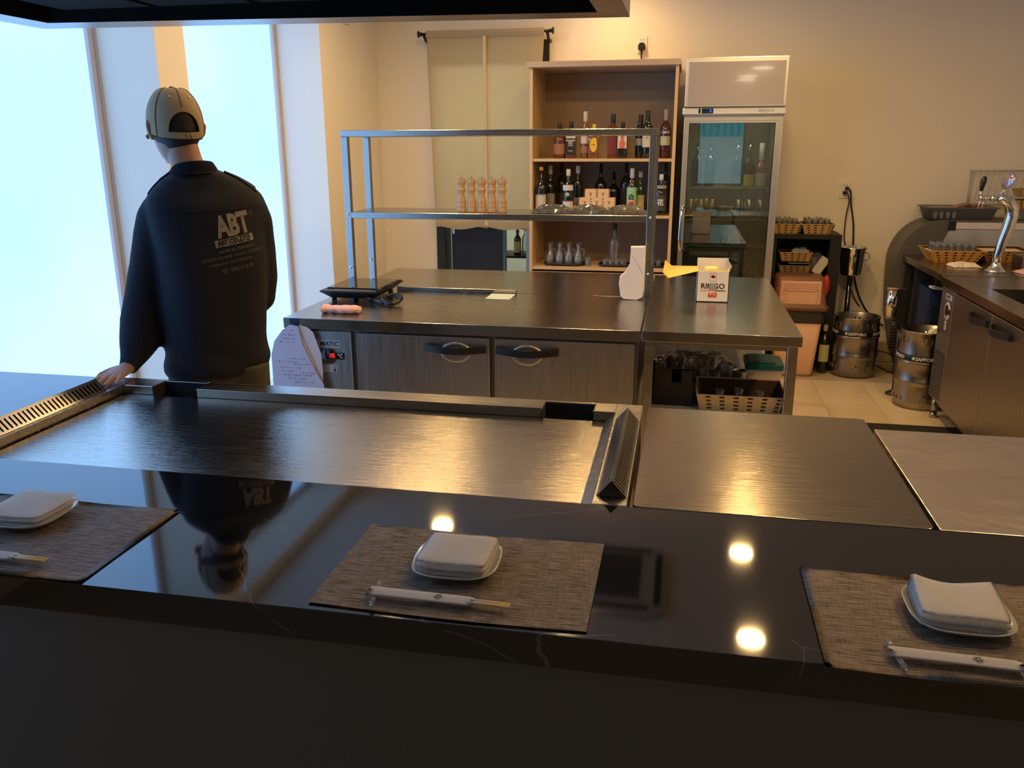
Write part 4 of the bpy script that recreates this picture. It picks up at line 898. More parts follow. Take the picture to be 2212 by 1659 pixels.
text('BERJAYA', 0.027, mat('relief_lettering', (0.45, 0.47, 0.5), 0.25, 1.0), facing(Vector((0.497, 5.9045, 1.801))-L0), parent=st, extrude=0.0015, squash=0.95, name='relief_lettering')
dr = MB()
for k, (o, dd) in enumerate(((0.0, 0.0), (0.010, -0.006), (0.019, 0.0), (0.028, -0.005))):
    pass
def door_frame(o0, o1, y0):
    X0_, X1_, Z0_, Z1_ = -0.020+o0, 0.598-o0, 0.10+o0, 1.762-o0; w_ = o1-o0
    return [(X0_, X0_+w_, y0, 5.955, Z0_, Z1_), (X1_-w_, X1_, y0, 5.955, Z0_, Z1_), (X0_+w_, X1_-w_, y0, 5.955, Z1_-w_, Z1_), (X0_+w_, X1_-w_, y0, 5.955, Z0_, Z0_+w_)]
for o0, o1, y0 in ((0, 0.009, 5.922), (0.009, 0.012, 5.930), (0.012, 0.021, 5.918), (0.021, 0.024, 5.930), (0.024, 0.034, 5.922)):
    for q in door_frame(o0, o1, y0): dr.box(*q)
dr = dr.build('door', alu, fr)
MB().box(0.014, 0.564, 5.930, 5.935, 0.134, 1.728).build('glass', door_glass, dr)
b = MB()
for q in ((0.014, 0.020, 0.134, 1.728), (0.558, 0.564, 0.134, 1.728), (0.02, 0.558, 1.722, 1.728)): b.box(q[0], q[1], 5.936, 5.950, q[2], q[3])
b.build('gasket', black_pl, dr)
MB().tube([(0.010, 5.922, 1.19), (-0.004, 5.885, 1.18), (-0.010, 5.88, 1.10), (-0.012, 5.88, 0.98), (-0.004, 5.885, 0.90), (0.008, 5.922, 0.89)], [0.008, 0.011, 0.010, 0.010, 0.011, 0.008], 10).build('handle', chrome, dr)
for z in (1.308, 1.095, 0.918, 0.66, 0.40):
    b = MB()
    for yy in (5.975, 6.25, 6.54): b.tube([(0.020, yy, z), (0.556, yy, z)], 0.0028, 6)
    for k in range(24): b.tube([(0.030+k*0.0225, 5.975, z+0.003), (0.030+k*0.0225, 6.54, z+0.003)], 0.0014, 4)
    for k in range(4):
        xa = 0.035+k*0.125+0.003; b.tube([(xa, 5.972, z), (xa+0.018, 5.972, z+0.012), (xa+0.105, 5.972, z+0.012), (xa+0.118, 5.972, z)], 0.002, 5)
    b.tube([(0.020, 5.975, z-0.03), (0.034, 5.975, z)], 0.004, 5).tube([(0.556, 5.975, z-0.03), (0.542, 5.975, z)], 0.004, 5)
    b.build('wire_shelf', wire_m, fr)
for x in (fx0+0.07, fx1-0.07):
    for yy in (6.02, 6.55): MB().cyl((x, yy, 0), (x, yy, 0.09), 0.02).build('foot', black_pl, fr)
MB().cyl((0.08, 5.985, 1.745), (0.50, 5.985, 1.745), 0.008, n=12).build('added_fill_tube', mat('added_tube_glow', (0.8, 0.9, 0.8), 0.4, emit=(0.9, 1.0, 0.85), es=0.5), fr)  # unseen tube, added with the lamp below to brighten the fridge contents
area('added_fridge_fill', (0.29, 6.02, 1.735), 1.1, (0.95, 1.0, 0.85), 0.45, 180, shape='RECTANGLE', size_y=0.03)  # fill light added because the interior came out too dark
# contents
zz = 1.3125
bottle((0.350, 6.12, zz), 'dark green bottle with a green label on the top fridge shelf', 0.30, 0.036, b_dark, neckz=0.5, labels=((0.02, 0.22, mat('label_olive', (0.10, 0.16, 0.06), 0.6)),))
bottle((0.428, 6.10, zz), 'dark bottle with a yellow label on the top fridge shelf', 0.30, 0.037, b_dark, neckz=0.46, labels=((0.02, 0.28, mat('label_mustard', (0.60, 0.50, 0.08), 0.6)),))
bottle((0.507, 6.12, zz), 'rose sparkling bottle with a white label on the top fridge shelf', 0.285, 0.040, bottle_mat('rose_glass', (0.30, 0.10, 0.09)), neckz=0.40, neck=0.015, capm=L_white, capz=0.62, labels=((0.03, 0.32, L_white),))
bottle((0.080, 6.15, zz), 'dark wine bottle at the left of the top fridge shelf', 0.29, 0.036, b_dark, neckz=0.55)
bottle((0.170, 6.20, zz), 'second dark wine bottle from the left of the top fridge shelf', 0.29, 0.036, b_dark, neckz=0.55)
can = None
zc = 1.100
for i, (x, fam) in enumerate(((0.052, 'gold'), (0.122, 'gold'), (0.196, 'gold'), (0.372, 'silver'), (0.442, 'silver'), (0.516, 'silver'), (0.085, 'gold2'), (0.16, 'gold2'))):
    cm = mat('can_gold', (0.55, 0.44, 0.22), 0.3, 1.0) if 'gold' in fam else mat('can_silver', (0.62, 0.64, 0.66), 0.22, 1.0)
    t = thing('drink_can', '%s beer can on the second fridge shelf, %s' % ('gold' if 'gold' in fam else 'silver', ['far left', 'second from left', 'third from left', 'third from right', 'second from right', 'far right', 'left one of the rear row', 'right one of the rear row'][i]), 'can', (x, 6.09 if i < 6 else 6.19, zc), group='cans on the second fridge shelf')
    MB().lathe([(0.0005, 0.004), (0.024, 0.0), (0.0325, 0.010), (0.033, 0.014), (0.033, 0.112), (0.027, 0.124), (0.0265, 0.128), (0.0245, 0.128), (0.024, 0.124), (0.0005, 0.123)], n=22, caps=False).build('can_body', cm, t, False)
    if fam != 'silver':
        MB().lathe([(0.0334, 0.012), (0.0334, 0.055)], n=22, caps=False).build('printed_band', mat('band_ochre', (0.42, 0.27, 0.10), 0.5), t, False)
    else:
        MB().box(-0.012, 0.012, -0.0345, -0.0330, 0.05, 0.072).build('printed_mark', ink, t, False)
def carton_box(x0, x1, y0, y1, z0, z1, label, m=carton, grp=None, word=None):
    t = thing('carton_box', label, 'carton', ((x0+x1)/2, (y0+y1)/2, z0))
    MB().box(x0, x1, y0, y1, z0, z1, 0.002, 1).build('carton_body', m, t)
    MB().box(x0, x1, (y0+y1)/2-0.004, (y0+y1)/2+0.004, z1, z1+0.0006).build('tape', mat('tape_tan', (0.4, 0.28, 0.15), 0.4), t)
    if word: text(word, 0.022, mat('faded_red_ink', (0.35, 0.12, 0.08), 0.6), facing(Vector(((x0+x1)/2, y0-0.0006, (z0+z1)/2+0.01))-Vector(t.location)), parent=t)
    return t
carton_box(0.255, 0.338, 6.05, 6.12, 1.1005, 1.180, 'small tan carton between the cans on the second fridge shelf')
carton_box(0.085, 0.220, 6.05, 6.20, 0.9235, 1.035, 'brown carton with red lettering on the third fridge shelf', mat('red_brown_carton', (0.30, 0.14, 0.09), 0.7), word='DRY')
for i in range(5): put_glass(0.045+i*0.038 if i < 2 else 0.29+0.07*(i-2), 6.10+0.02*(i % 2), 0.9235, False, 1.0, ORD[i]+' chilled glass from the left on the third fridge shelf', 'glasses on the third fridge shelf')
for i, x in enumerate((0.405, 0.480)):
    t = thing('wine_bottle', ('left', 'right')[i]+' dark wine bottle lying base outward on the fourth fridge shelf', 'bottle', (x, 6.00, 0.664+0.038))
    MB().lathe([(0.0005, 0.012), (0.025, 0.004), (0.034, 0.0), (0.0375, 0.006), (0.0375, 0.19), (0.03, 0.22), (0.013, 0.245), (0.013, 0.31), (0.0005, 0.31)], n=24, axis='y', caps=False).build('glass', b_dark, t, False)
    MB().box(-0.008, 0.010, -0.0012, 0.0, -0.022, 0.008).build('base_sticker', L_grey, t, False)

# ================================================================ doorway, curtain and kitchen beyond
dw = thing('door_1', '', '', (-1.48, YB, 0)); del dw['label']; del dw['category']; struct(dw)
b = MB()
b.box(-1.935, -1.865, YB-0.03, YB+0.16, 0, 2.345, 0.003, 1).box(-1.10, -1.03, YB-0.03, YB+0.16, 0, 2.345, 0.003, 1).box(-1.865, -1.10, YB-0.03, YB+0.16, 2.275, 2.345, 0.003, 1)
b.build('door_frame', noren_brown, dw)
MB().box(-1.845, -1.835, YB+0.10, YB+0.13, 0, 1.02).build('frame_edge_strip', alu, dw)
lf = MB().box(-1.83, -1.405, YB+0.05, YB+0.085, 0.02, 1.02, 0.002, 1).build('door_leaf', noren_brown, dw)
MB().box(-1.822, -1.806, YB+0.047, YB+0.05, 0.90, 0.955).build('hinge', steel, lf)
MB().box(-1.405, -1.385, YB+0.045, YB+0.09, 0.02, 1.02).build('leaf_edge', mat('edge_grey', (0.12, 0.14, 0.14), 0.4, 0.6), lf)
wallpiece('wall_kitchen', [(-2.6, -2.5, YB+0.14, 8.8, 0, 2.7), (-0.6, -0.5, YB+0.14, 8.8, 0, 2.7), (-2.6, -0.5, 8.8, 8.9, 0, 2.7), (-2.6, -0.5, YB+0.14, 8.9, 2.7, 2.8)], mat('kitchen_tile_white', (0.75, 0.80, 0.76), 0.4))
kt = thing('kitchen_table', 'white-topped steel kitchen table seen through the doorway', 'table', (-1.2, 7.3, 0))
MB().box(-1.28, -0.80, 7.02, 7.9, 0.985, 1.02, 0.002, 1).build('tabletop', mat('kitchen_steel', (0.6, 0.66, 0.68), 0.35, 0.7), kt)
for x in (-1.275, -0.86):
    for yy in (7.03, 7.84): MB().box(x, x+0.045, yy, yy+0.045, 0, 0.985).build('leg', _M['kitchen_steel'], kt)
MB().box(-1.27, -0.82, 7.04, 7.88, 0.70, 0.72).build('shelf', _M['kitchen_steel'], kt)
ks = thing('kitchen_shelf', 'dark kitchen shelf of bottles beyond the doorway', 'shelf', (-1.45, 7.6, 0))
for z in (0.62, 0.90, 1.10): MB().box(-1.62, -1.30, 7.4, 7.8, z, z+0.02).build('board', dark_steel, ks)
for x in (-1.62, -1.32): MB().box(x, x+0.02, 7.4, 7.42, 0, 1.3).box(x, x+0.02, 7.78, 7.8, 0, 1.3).build('upright', dark_steel, ks)
bottle((-1.44, 7.5, 0.64), 'sauce bottle with a red cap and pale label in the kitchen', 0.22, 0.034, b_brown, neckz=0.6, capm=ink_red, capz=0.88, labels=((0.1, 0.55, L_pale),))
bottle((-1.37, 7.52, 0.64), 'clear bottle with a red cap on the kitchen shelf', 0.235, 0.032, tumbler, neckz=0.6, capm=ink_red, capz=0.90)
solo(crumple(0.14, 0.12, 0.035, 5, 8, 8, 0.008), 'folded_cloth', mat('blue_cloth', (0.03, 0.04, 0.5), 0.8), 'bright blue cloth on the kitchen table beyond the doorway', 'cloth', (-1.21, 7.12, 1.0205))
carton_box(-1.14, -0.98, 7.95, 8.1, 0.0, 1.2, 'yellow and pale green carton stack at the back of the kitchen', mat('yellow_green', (0.55, 0.62, 0.10), 0.6))

cu = thing('door_curtain', 'cream linen split curtain hanging in the kitchen doorway', 'curtain', (-1.49, 6.50, 2.40))
def panel(x0, x1, zb, ph):
    def f(u, v):
        z = 2.385+(zb-2.385)*v; x = x0+(x1-x0)*u
        x += (0.035 if x0 < -1.7 else 0.0)*v*(1-u)  # left edge leans in
        if x1 > -1.2: x -= 0.09*v*u
        yy = 6.50+0.010*math.sin(u*9+ph)*v+0.006*math.sin(u*17+ph*2)*v
        zz = z+0.020*v*math.sin(PI*u*0.9+ph)*(v > 0.98)
        return (x, yy, zz)
    return MB().grid(f, 26, 40, thick=0.0015)
panel(-1.936, -1.484, 0.965, 0.3).build('curtain_panel', linen, cu); panel(-1.488, -1.046, 0.965, 1.2).build('curtain_panel', linen, cu)
MB().grid(lambda u, v: (-1.936+0.89*u, 6.486-0.006*math.sin(PI*v), 2.41-0.05*v), 20, 4, smooth=False, thick=0.001).build('rod_pocket', linen, cu)
MB().box(-1.500, -1.476, 6.470, 6.4715, 0.99, 2.362).build('centre_seam', mat('seam_linen', (0.70, 0.50, 0.25), 0.9), cu)
MB().grid(lambda u, v: (-1.895+0.76*u, 6.470+0.004*math.sin(u*15), 1.03-0.06*v+0.012*math.cos(u*4*PI)), 24, 2, smooth=False, thick=0.001).build('hem_band', linen, cu)
rd = thing('curtain_rod', 'black curtain rod with knob ends on wall brackets', 'rod', (-1.49, 6.50, 2.39))
MB().tube([(-1.975, 6.50, 2.388), (-1.005, 6.50, 2.388)], 0.010, 12).build('pole', black_pl, rd)
for s, x in ((-1, -1.975), (1, -1.005)):
    MB().lathe([(0.0005, 0), (0.017, 0.0), (0.017, 0.005), (0.011, 0.008), (0.013, 0.014), (0.024, 0.018), (0.026, 0.024), (0.020, 0.028), (0.0005, 0.028)], (x, 6.50, 2.388), 18, 'x', caps=False).xf(Matrix.Identity(4)).build('finial', black_pl, rd) if s > 0 else MB().lathe([(0.0005, -0.028), (0.020, -0.028), (0.026, -0.024), (0.024, -0.018), (0.013, -0.014), (0.011, -0.008), (0.017, -0.005), (0.017, 0), (0.0005, 0)], (x, 6.50, 2.388), 18, 'x', caps=False).build('finial', black_pl, rd)
    MB().tube([(x-s*0.02, 6.50, 2.375), (x-s*0.02, 6.55, 2.345), (x-s*0.02, 6.62, 2.335), (x-s*0.02, YB, 2.335)], [0.012, 0.011, 0.010, 0.014], 8).build('bracket', black_pl, rd)

# ================================================================ right-hand wall: sockets, shelf, bin, kegs
def socket(loc, label):
    t = thing('wall_socket', label, 'socket', loc)
    MB().box(-0.036, 0.036, -0.008, 0.0, -0.060, 0.060, 0.002, 1).build('plate', socket_w, t, False)
    b = MB()
    for s in (-1, 1): b.cyl((s*0.009, -0.0082, 0.035), (s*0.009, -0.0092, 0.035), 0.0035, n=8)
    b.build('pin_hole', ink, t, False)
    return t
socket((-0.348, YB, 2.290), 'white wall socket above the bottle cabinet')
socket((1.152, YB, 1.270), 'white wall socket on the wall right of the drinks fridge')
t = thing('plug', 'black three-pin plug in the socket above the cabinet', 'plug', (-0.350, 6.64, 2.275))
MB().prism([(-0.025, -0.020), (0.025, -0.020), (0.026, 0.010), (0.014, 0.028), (-0.014, 0.028), (-0.026, 0.010)], -0.040, -0.003, 'y', 0.004).build('plug_body', black_pl, t, False)
MB().tube([(0, -0.022, -0.018), (0, -0.024, -0.055), (0.0, -0.02, -0.10), (0.0, -0.014, -0.145)], [0.010, 0.006, 0.004, 0.004], 8).build('lead', black_pl, t, False)
def cable(pts, r, name, label, m=black_pl):
    P_ = [Vector(p) for p in pts]; out = []
    for i in range(len(P_)-1):
        p0 = P_[max(i-1, 0)]; p1 = P_[i]; p2 = P_[i+1]; p3 = P_[min(i+2, len(P_)-1)]
        for k in range(6):
            u = k/6; out.append(0.5*((2*p1)+(-p0+p2)*u+(2*p0-5*p1+4*p2-p3)*u*u+(-p0+3*p1-3*p2+p3)*u**3))
    out.append(P_[-1]); o = MB().tube(out, r, 7).build(name, m)
    return tag(o, label, 'cable')
cable([(1.150, 6.628, 1.262), (1.165, 6.60, 1.245), (1.185, 6.62, 1.19), (1.176, 6.63, 1.08), (1.178, 6.63, 0.93), (1.20, 6.635, 0.85), (1.232, 6.635, 0.66), (1.285, 6.635, 0.50), (1.34, 6.635, 0.42)], 0.0042, 'power_cable', 'left thin black cable hanging from the right-hand wall socket')
cable([(1.158, 6.625, 1.285), (1.185, 6.60, 1.262), (1.20, 6.62, 1.17), (1.232, 6.63, 1.03), (1.248, 6.63, 0.86), (1.275, 6.635, 0.66), (1.335, 6.635, 0.48), (1.43, 6.635, 0.34), (1.52, 6.630, 0.28)], 0.0060, 'power_cable', 'right thicker black cable hanging from the right-hand wall socket')
MB_ = MB().box(1.137, 1.160, 6.605, 6.642, 1.240, 1.262, 0.004).box(1.150, 1.172, 6.605, 6.642, 1.272, 1.294, 0.004)
tag(MB_.build('plug_pair', black_pl), 'two small black plugs pushed into the right-hand wall socket', 'plug')
cable([(1.42, 6.40, 0.045), (1.52, 6.30, 0.008), (1.62, 6.32, 0.008), (1.78, 6.40, 0.008)], 0.006, 'floor_cable', 'black cable running over the floor tiles behind the kegs')
cable([(1.36, 6.52, 0.10), (1.50, 6.50, 0.11), (1.65, 6.45, 0.06), (1.80, 6.45, 0.02)], 0.005, 'floor_cable', 'black cable crossing in front of the baseboard by the freezer')

bs = thing('black_shelf_unit', 'black open shelf unit with baskets of tumblers on top', 'shelf unit', (0.872, 6.46, 0))
sx0, sx1, sy0, sy1 = 0.640, 1.107, 6.30, 6.62
bk = mat('black_laminate', (0.012, 0.011, 0.010), 0.55)
MB().box(sx0, sx1, sy0, sy1, 0.945, 0.978, 0.002, 1).build('top_board', bk, bs)
MB().box(sx0, sx0+0.03, sy0, sy1, 0.0, 0.945).build('side_board', bk, bs); MB().box(sx1-0.075, sx1, sy0, sy1, 0.0, 0.945).build('side_board', bk, bs)
MB().box(sx0+0.03, sx1-0.075, sy1-0.012, sy1, 0.0, 0.945).build('back_board', bk, bs)
for z in (0.665, 0.36): MB().box(sx0+0.03, sx1-0.075, sy0+0.002, sy1-0.012, z, z+0.018).build('shelf', bk, bs)
def glass_basket(loc, w, d, h, label, n, m=wicker, flare=0.022, s=0.75, rows_=2, grp='', gl=''):
    t = thing('wicker_basket', label, 'basket', loc, group='small wicker baskets')
    wicker_basket(t, w, d, h, flare, m)
    k = 0
    for r in range(rows_):
        for i in range(n):
            x = loc[0]-w/2+0.026+(w-0.052)*i/(n-1); y = loc[1]-d/2+0.03+(d-0.06)*r/max(1, rows_-1)
            put_glass(x, y, loc[2]+h*0.55+0.006*((i+r) % 2), True, s, gl % (ORD[i], ('front', 'rear')[r]), grp, random.uniform(-0.06, 0.06))
    return t
glass_basket((0.733, 6.43, 0.979), 0.155, 0.20, 0.068, 'left wicker basket of tumblers on the black shelf unit', 4, grp='tumblers in the left basket', gl='upturned tumbler, %s from the left in %s row, left basket on black shelf', s=0.85)
glass_basket((0.945, 6.43, 0.979), 0.175, 0.20, 0.068, 'right wicker basket of tumblers on the black shelf unit', 4, grp='tumblers in the right basket', gl='upturned tumbler, %s from the left in %s row, right basket on black shelf', s=0.85)
t = thing('wicker_basket', 'yellowish wicker basket, upper of the two inside the black shelf', 'basket', (0.815, 6.42, 0.782), group='small wicker baskets'); wicker_basket(t, 0.19, 0.14, 0.062, 0.018)
solo(crumple(0.14, 0.10, 0.045, 9, 8, 6, 0.010), 'plastic_bag', mat('milky_plastic', (0.5, 0.5, 0.48), 0.35, alpha=0.75), 'crumpled pale plastic bag in the upper basket inside the black shelf', 'bag', (0.85, 6.42, 0.828))
t = thing('wicker_basket', 'dull woven basket, lower of the two inside the black shelf', 'basket', (0.815, 6.42, 0.684), group='small wicker baskets'); wicker_basket(t, 0.19, 0.14, 0.066, 0.015, mat('wicker_dull', (0.30, 0.20, 0.09), 0.6, var=0.4, vscale=90))
solo(MB().box(-0.075, 0.075, -0.07, 0.07, 0, 0.010, 0.003), 'tray', grey_pl, 'thin grey tray between the two baskets inside the black shelf', 'tray', (0.835, 6.42, 0.7625), 0.1)
solo(crumple(0.11, 0.10, 0.15, 19, 8, 6, 0.014), 'plastic_bag', film, 'clear plastic bag of glasses at the right of the black shelf', 'bag', (0.960, 6.44, 0.684))
t = solo(MB().box(-0.03, 0.03, -0.02, 0.02, 0.0, 0.13, 0.004), 'paper_packet', mat('packet_cream', (0.62, 0.56, 0.46), 0.6), 'cream packet leaning inside the black shelf behind the bin lid', 'packet', (0.955, 6.35, 0.70)); t.rotation_euler = (0, 0.55, 0)

bn = thing('waste_bin', 'beige waste bin with a brown swing lid and black liner', 'bin', (0.83, 6.22, 0))
by0 = 6.06
def rr_(x0, x1, y0, y1, z, r=0.03, k=5):
    pts = []
    for cx, cy, a in ((x1-r, y1-r, 0), (x0+r, y1-r, 90), (x0+r, y0+r, 180), (x1-r, y0+r, 270)):
        for i in range(k+1):
            tt = math.radians(a+90*i/k); pts.append((cx+r*math.cos(tt), cy+r*math.sin(tt), z))
    return pts
MB().rings([rr_(0.70, 0.955, by0+0.04, 6.26, 0.0), rr_(0.695, 0.965, by0+0.035, 6.27, 0.02), rr_(0.672, 1.000, by0+0.008, 6.282, 0.478)]).build('bin_body', beige_pl, bn)
MB().rings([rr_(0.678, 0.998, by0+0.012, 6.282, 0.385), rr_(0.664, 1.006, by0+0.002, 6.286, 0.40), rr_(0.664, 1.008, by0, 6.288, 0.476)], False).build('bag_liner', mat('black_liner', (0.035, 0.03, 0.028), 0.35, bump=0.9, bscale=18), bn)
MB().rings([rr_(0.650, 1.018, by0-0.012, 6.294, 0.476), rr_(0.650, 1.028, by0-0.014, 6.294, 0.505), rr_(0.670, 1.010, by0-0.004, 6.290, 0.512), rr_(0.668, 0.985, by0+0.012, 6.27, 0.700), rr_(0.68, 0.972, by0+0.024, 6.25, 0.714)]).build('lid_housing', brown_pl, bn)
fl = MB().box(0.694, 0.966, by0-0.004, by0+0.02, 0.522, 0.682, 0.006).build('swing_flap', beige_pl, bn)
b = MB()
for k in range(4): b.box(0.715, 0.945, by0-0.0075, by0-0.003, 0.632+k*0.011, 0.639+k*0.011, 0.001, 1)
b.box(0.715, 0.728, by0-0.010, by0-0.003, 0.545, 0.625, 0.002, 1).box(0.932, 0.945, by0-0.010, by0-0.003, 0.545, 0.625, 0.002, 1).box(0.715, 0.945, by0-0.010, by0-0.003, 0.617, 0.625, 0.002, 1)
b.build('push_ridge', beige_pl, fl)
MB().box(0.805, 0.835, by0+0.008, by0+0.0115, 0.693, 0.697).build('lid_badge', alu, bn)
MB().box(0.880, 0.925, by0+0.018, by0+0.0225, 0.315, 0.36).build('bin_sticker', mat('bin_sticker_white', (0.5, 0.48, 0.5), 0.5), bn)
t = solo(MB().ell((0, 0, 0.08), (0.026, 0.022, 0.075)), 'red_bag', red_pl, 'crumpled red plastic bag hanging beside the brown bin lid', 'bag', (1.025, 6.27, 0.545))
bottle((1.048, 6.245, 0.0005), 'dark wine bottle with a cream label standing on the floor beside the bin', 0.345, 0.038, b_dark, neckz=0.62, capm=seal, capz=0.88, labels=((0.24, 0.60, L_pale),), name='wine_bottle')

bu = thing('ice_bucket', 'shiny steel ice bucket on a tall stand behind the keg', 'bucket', (1.215, 6.48, 0))
MB().lathe([(0.0005, 0.675), (0.070, 0.675), (0.076, 0.69), (0.084, 0.80), (0.090, 0.86), (0.098, 0.872), (0.098, 0.878), (0.088, 0.876), (0.074, 0.70), (0.0005, 0.69)], (1.220, 6.48, 0), 30, caps=False).build('bucket', chrome, bu)
MB().tube([(1.308, 6.47, 0.84), (1.330, 6.465, 0.835), (1.334, 6.46, 0.81), (1.322, 6.462, 0.785), (1.303, 6.47, 0.785)], 0.005, 8).build('handle', chrome, bu)
MB().cyl((1.220, 6.48, 0.02), (1.220, 6.48, 0.675), 0.018, n=18).lathe([(0.0005, 0), (0.075, 0), (0.075, 0.008), (0.02, 0.03), (0.0005, 0.03)], (1.220, 6.48, 0), 30, caps=False).build('stand', mat('stand_steel', (0.10, 0.095, 0.085), 0.2, 1.0), bu)

def keg(loc, label, hh, band_z, rotz, extra=None):
    t = thing('beer_keg', label, 'keg', loc, rotz)
    R = 0.155; s = hh/0.44
    pr = [(0.0005, 0.05*s), (R-0.03, 0.05*s), (R-0.012, 0.02*s), (R-0.010, 0.0), (R-0.003, 0.0), (R-0.004, 0.05*s), (R-0.002, 0.13*s), (R, 0.150*s), (R+0.006, 0.158*s), (R, 0.166*s), (R-0.001, 0.20*s), (R-0.001, band_z-0.028), (R+0.006, band_z-0.020), (R+0.001, band_z-0.012), (R-0.002, band_z), (R-0.001, band_z+0.032), (R-0.006, band_z+0.05), (R-0.005, hh-0.012), (R-0.001, hh-0.005), (R-0.004, hh), (R-0.012, hh-0.003), (R-0.014, hh-0.06), (R-0.05, hh-0.055), (0.04, hh-0.045), (0.0005, hh-0.045)]
    MB().lathe(pr, n=44, caps=False).build('shell', keg_steel, t, False)
    MB().lathe([(R+0.0002, band_z-0.010), (R+0.0012, band_z-0.009), (R+0.0012, band_z+0.030), (R+0.0002, band_z+0.031)], n=48, caps=False).build('printed_band', mat('band_black', (0.012, 0.012, 0.012), 0.35), t, False)
    for a in (0, 72, 144, 216, 288):
        M_ = Matrix.Rotation(math.radians(a), 4, 'Z')
        text('\u2605SAPPORO', 0.030, ink_white, M_ @ facing((0, -R-0.0022, band_z+0.010)), parent=t, bold=0.0005, squash=0.92, curve_r=R, extrude=0.0003)
    b = MB()
    for zc_, hh_ in ((hh-0.055, 0.034), (0.065, 0.030)):
        for k in range(24):
            if k % 6 >= 4: continue
            a = 2*PI*k/24
            q = MB().box(-0.008, 0.008, -R-0.0028+0.004*(zc_ > 0.2), -R+0.006, zc_-hh_/2, zc_+hh_/2, 0.0025, 1); q.xf(Matrix.Rotation(a, 4, 'Z'))
            me = q.mesh('t', None); b.bm.from_mesh(me); bpy.data.meshes.remove(me)
    b.build('stamped_rib', keg_steel, t, False)['kind'] = 'stuff'
    MB().lathe([(0.0005, hh-0.045), (0.030, hh-0.045), (0.030, hh-0.030), (0.018, hh-0.026), (0.018, hh-0.012), (0.0005, hh-0.012)], n=20, caps=False).build('valve', chrome, t, False)
    MB().cyl((0.025, -R+0.004, 0.085*s), (0.025, -R-0.003, 0.085*s), 0.005, n=10).build('drain_hole', gap_blk, t, False)
    return t
keg((1.255, 6.245, 0), 'beer keg standing by the wall below the ice bucket', 0.425, 0.305, -0.21)
keg((1.525, 5.52, 0), 'nearer beer keg partly under the steel counter', 0.490, 0.315, -0.24)
solo(crumple(0.09, 0.08, 0.05, 3, 7, 7, 0.008), 'paper_scrap', cream_cl, 'crumpled cream cloth in the top of the nearer keg', 'cloth', (1.555, 5.45, 0.455))

# ---------------- right counter
rf = thing('fridge_counter', 'steel undercounter fridge along the right side with curved black handles', 'fridge', (1.98, 4.2, 0))
ry0, ry1 = 2.9, 5.31
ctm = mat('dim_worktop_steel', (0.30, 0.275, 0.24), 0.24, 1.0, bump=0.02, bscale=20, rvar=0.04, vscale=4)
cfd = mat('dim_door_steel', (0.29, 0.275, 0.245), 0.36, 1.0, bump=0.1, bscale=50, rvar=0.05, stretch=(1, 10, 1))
b = MB(); HX0, HX1, HY0, HY1 = 1.63, 2.10, 3.3, 4.86    # sink cut-out
b.box(1.505, HX0, ry0, ry1, 0.803, 0.85, 0.0015, 1).box(HX1, 2.40, ry0, ry1, 0.803, 0.85).box(HX0, HX1, HY1, ry1, 0.803, 0.85).box(HX0, HX1, ry0, HY0, 0.803, 0.85)
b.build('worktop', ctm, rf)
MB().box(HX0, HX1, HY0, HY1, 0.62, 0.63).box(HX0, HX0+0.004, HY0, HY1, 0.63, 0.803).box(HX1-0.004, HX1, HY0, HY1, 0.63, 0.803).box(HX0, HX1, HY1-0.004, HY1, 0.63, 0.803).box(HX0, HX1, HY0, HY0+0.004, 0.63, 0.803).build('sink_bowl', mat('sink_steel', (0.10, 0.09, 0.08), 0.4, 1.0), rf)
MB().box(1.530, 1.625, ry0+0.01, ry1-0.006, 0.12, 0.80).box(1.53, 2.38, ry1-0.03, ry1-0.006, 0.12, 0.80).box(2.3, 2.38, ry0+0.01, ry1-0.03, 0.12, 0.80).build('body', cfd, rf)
MB().box(1.517, 1.530, 5.045, 5.300, 0.135, 0.795, 0.002, 1).build('control_panel', mat('panel_grey_steel', (0.30, 0.29, 0.29), 0.35, 0.9), rf)
b = MB()
for r in range(15):
    for k in range(7): b.box(1.5155, 1.5175, 5.065+k*0.032+0.006*(r % 2), 5.083+k*0.032+0.006*(r % 2), 0.155+r*0.0185, 0.163+r*0.0185)
b.build('vent_grille', gap_blk, rf)
for ya, yb, ha, hb in ((4.425, 5.030, 4.705, 4.445), (3.79, 4.410, 4.391, 4.128), (3.15, 3.775, 3.75, 3.48)):
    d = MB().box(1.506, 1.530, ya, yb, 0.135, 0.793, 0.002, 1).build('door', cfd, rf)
    arc_handle(min(ha, hb), max(ha, hb), 0.738, 1.506, d, 'x')
    MB().box(1.505, 1.530, yb, yb+0.003, 0.135, 0.793).build('door_edge', alu, d)
L0 = Vector(rf.location)
MB().box(1.5155, 1.517, 5.10, 5.215, 0.735, 0.765).build('name_sticker', mat('sticker_pale', (0.5, 0.46, 0.47), 0.5), rf)
text('MATIC', 0.026, ink, facing(Vector((1.515, 5.158, 0.750))-L0, '-x'), parent=rf, bold=0.0004)
MB().lathe([(0.0005, -0.0022), (0.050, -0.0022), (0.053, 0.0)], (1.5172, 5.158, 0.670), 28, 'x', caps=False).build('dial_ring', _M['sticker_pale'], rf)
MB().lathe([(0.0005, -0.0036), (0.032, -0.0036), (0.033, -0.002)], (1.5172, 5.165, 0.672), 24, 'x', caps=False).box(1.5135, 1.515, 5.105, 5.150, 0.655, 0.685).build('display', _M['display_black'], rf)
MB().box(1.5155, 1.517, 5.14, 5.175, 0.560, 0.612).build('thermometer_sticker', _M['sticker_pale'], rf)
text('°C', 0.020, ink, facing(Vector((1.515, 5.158, 0.588))-L0, '-x'), parent=rf)
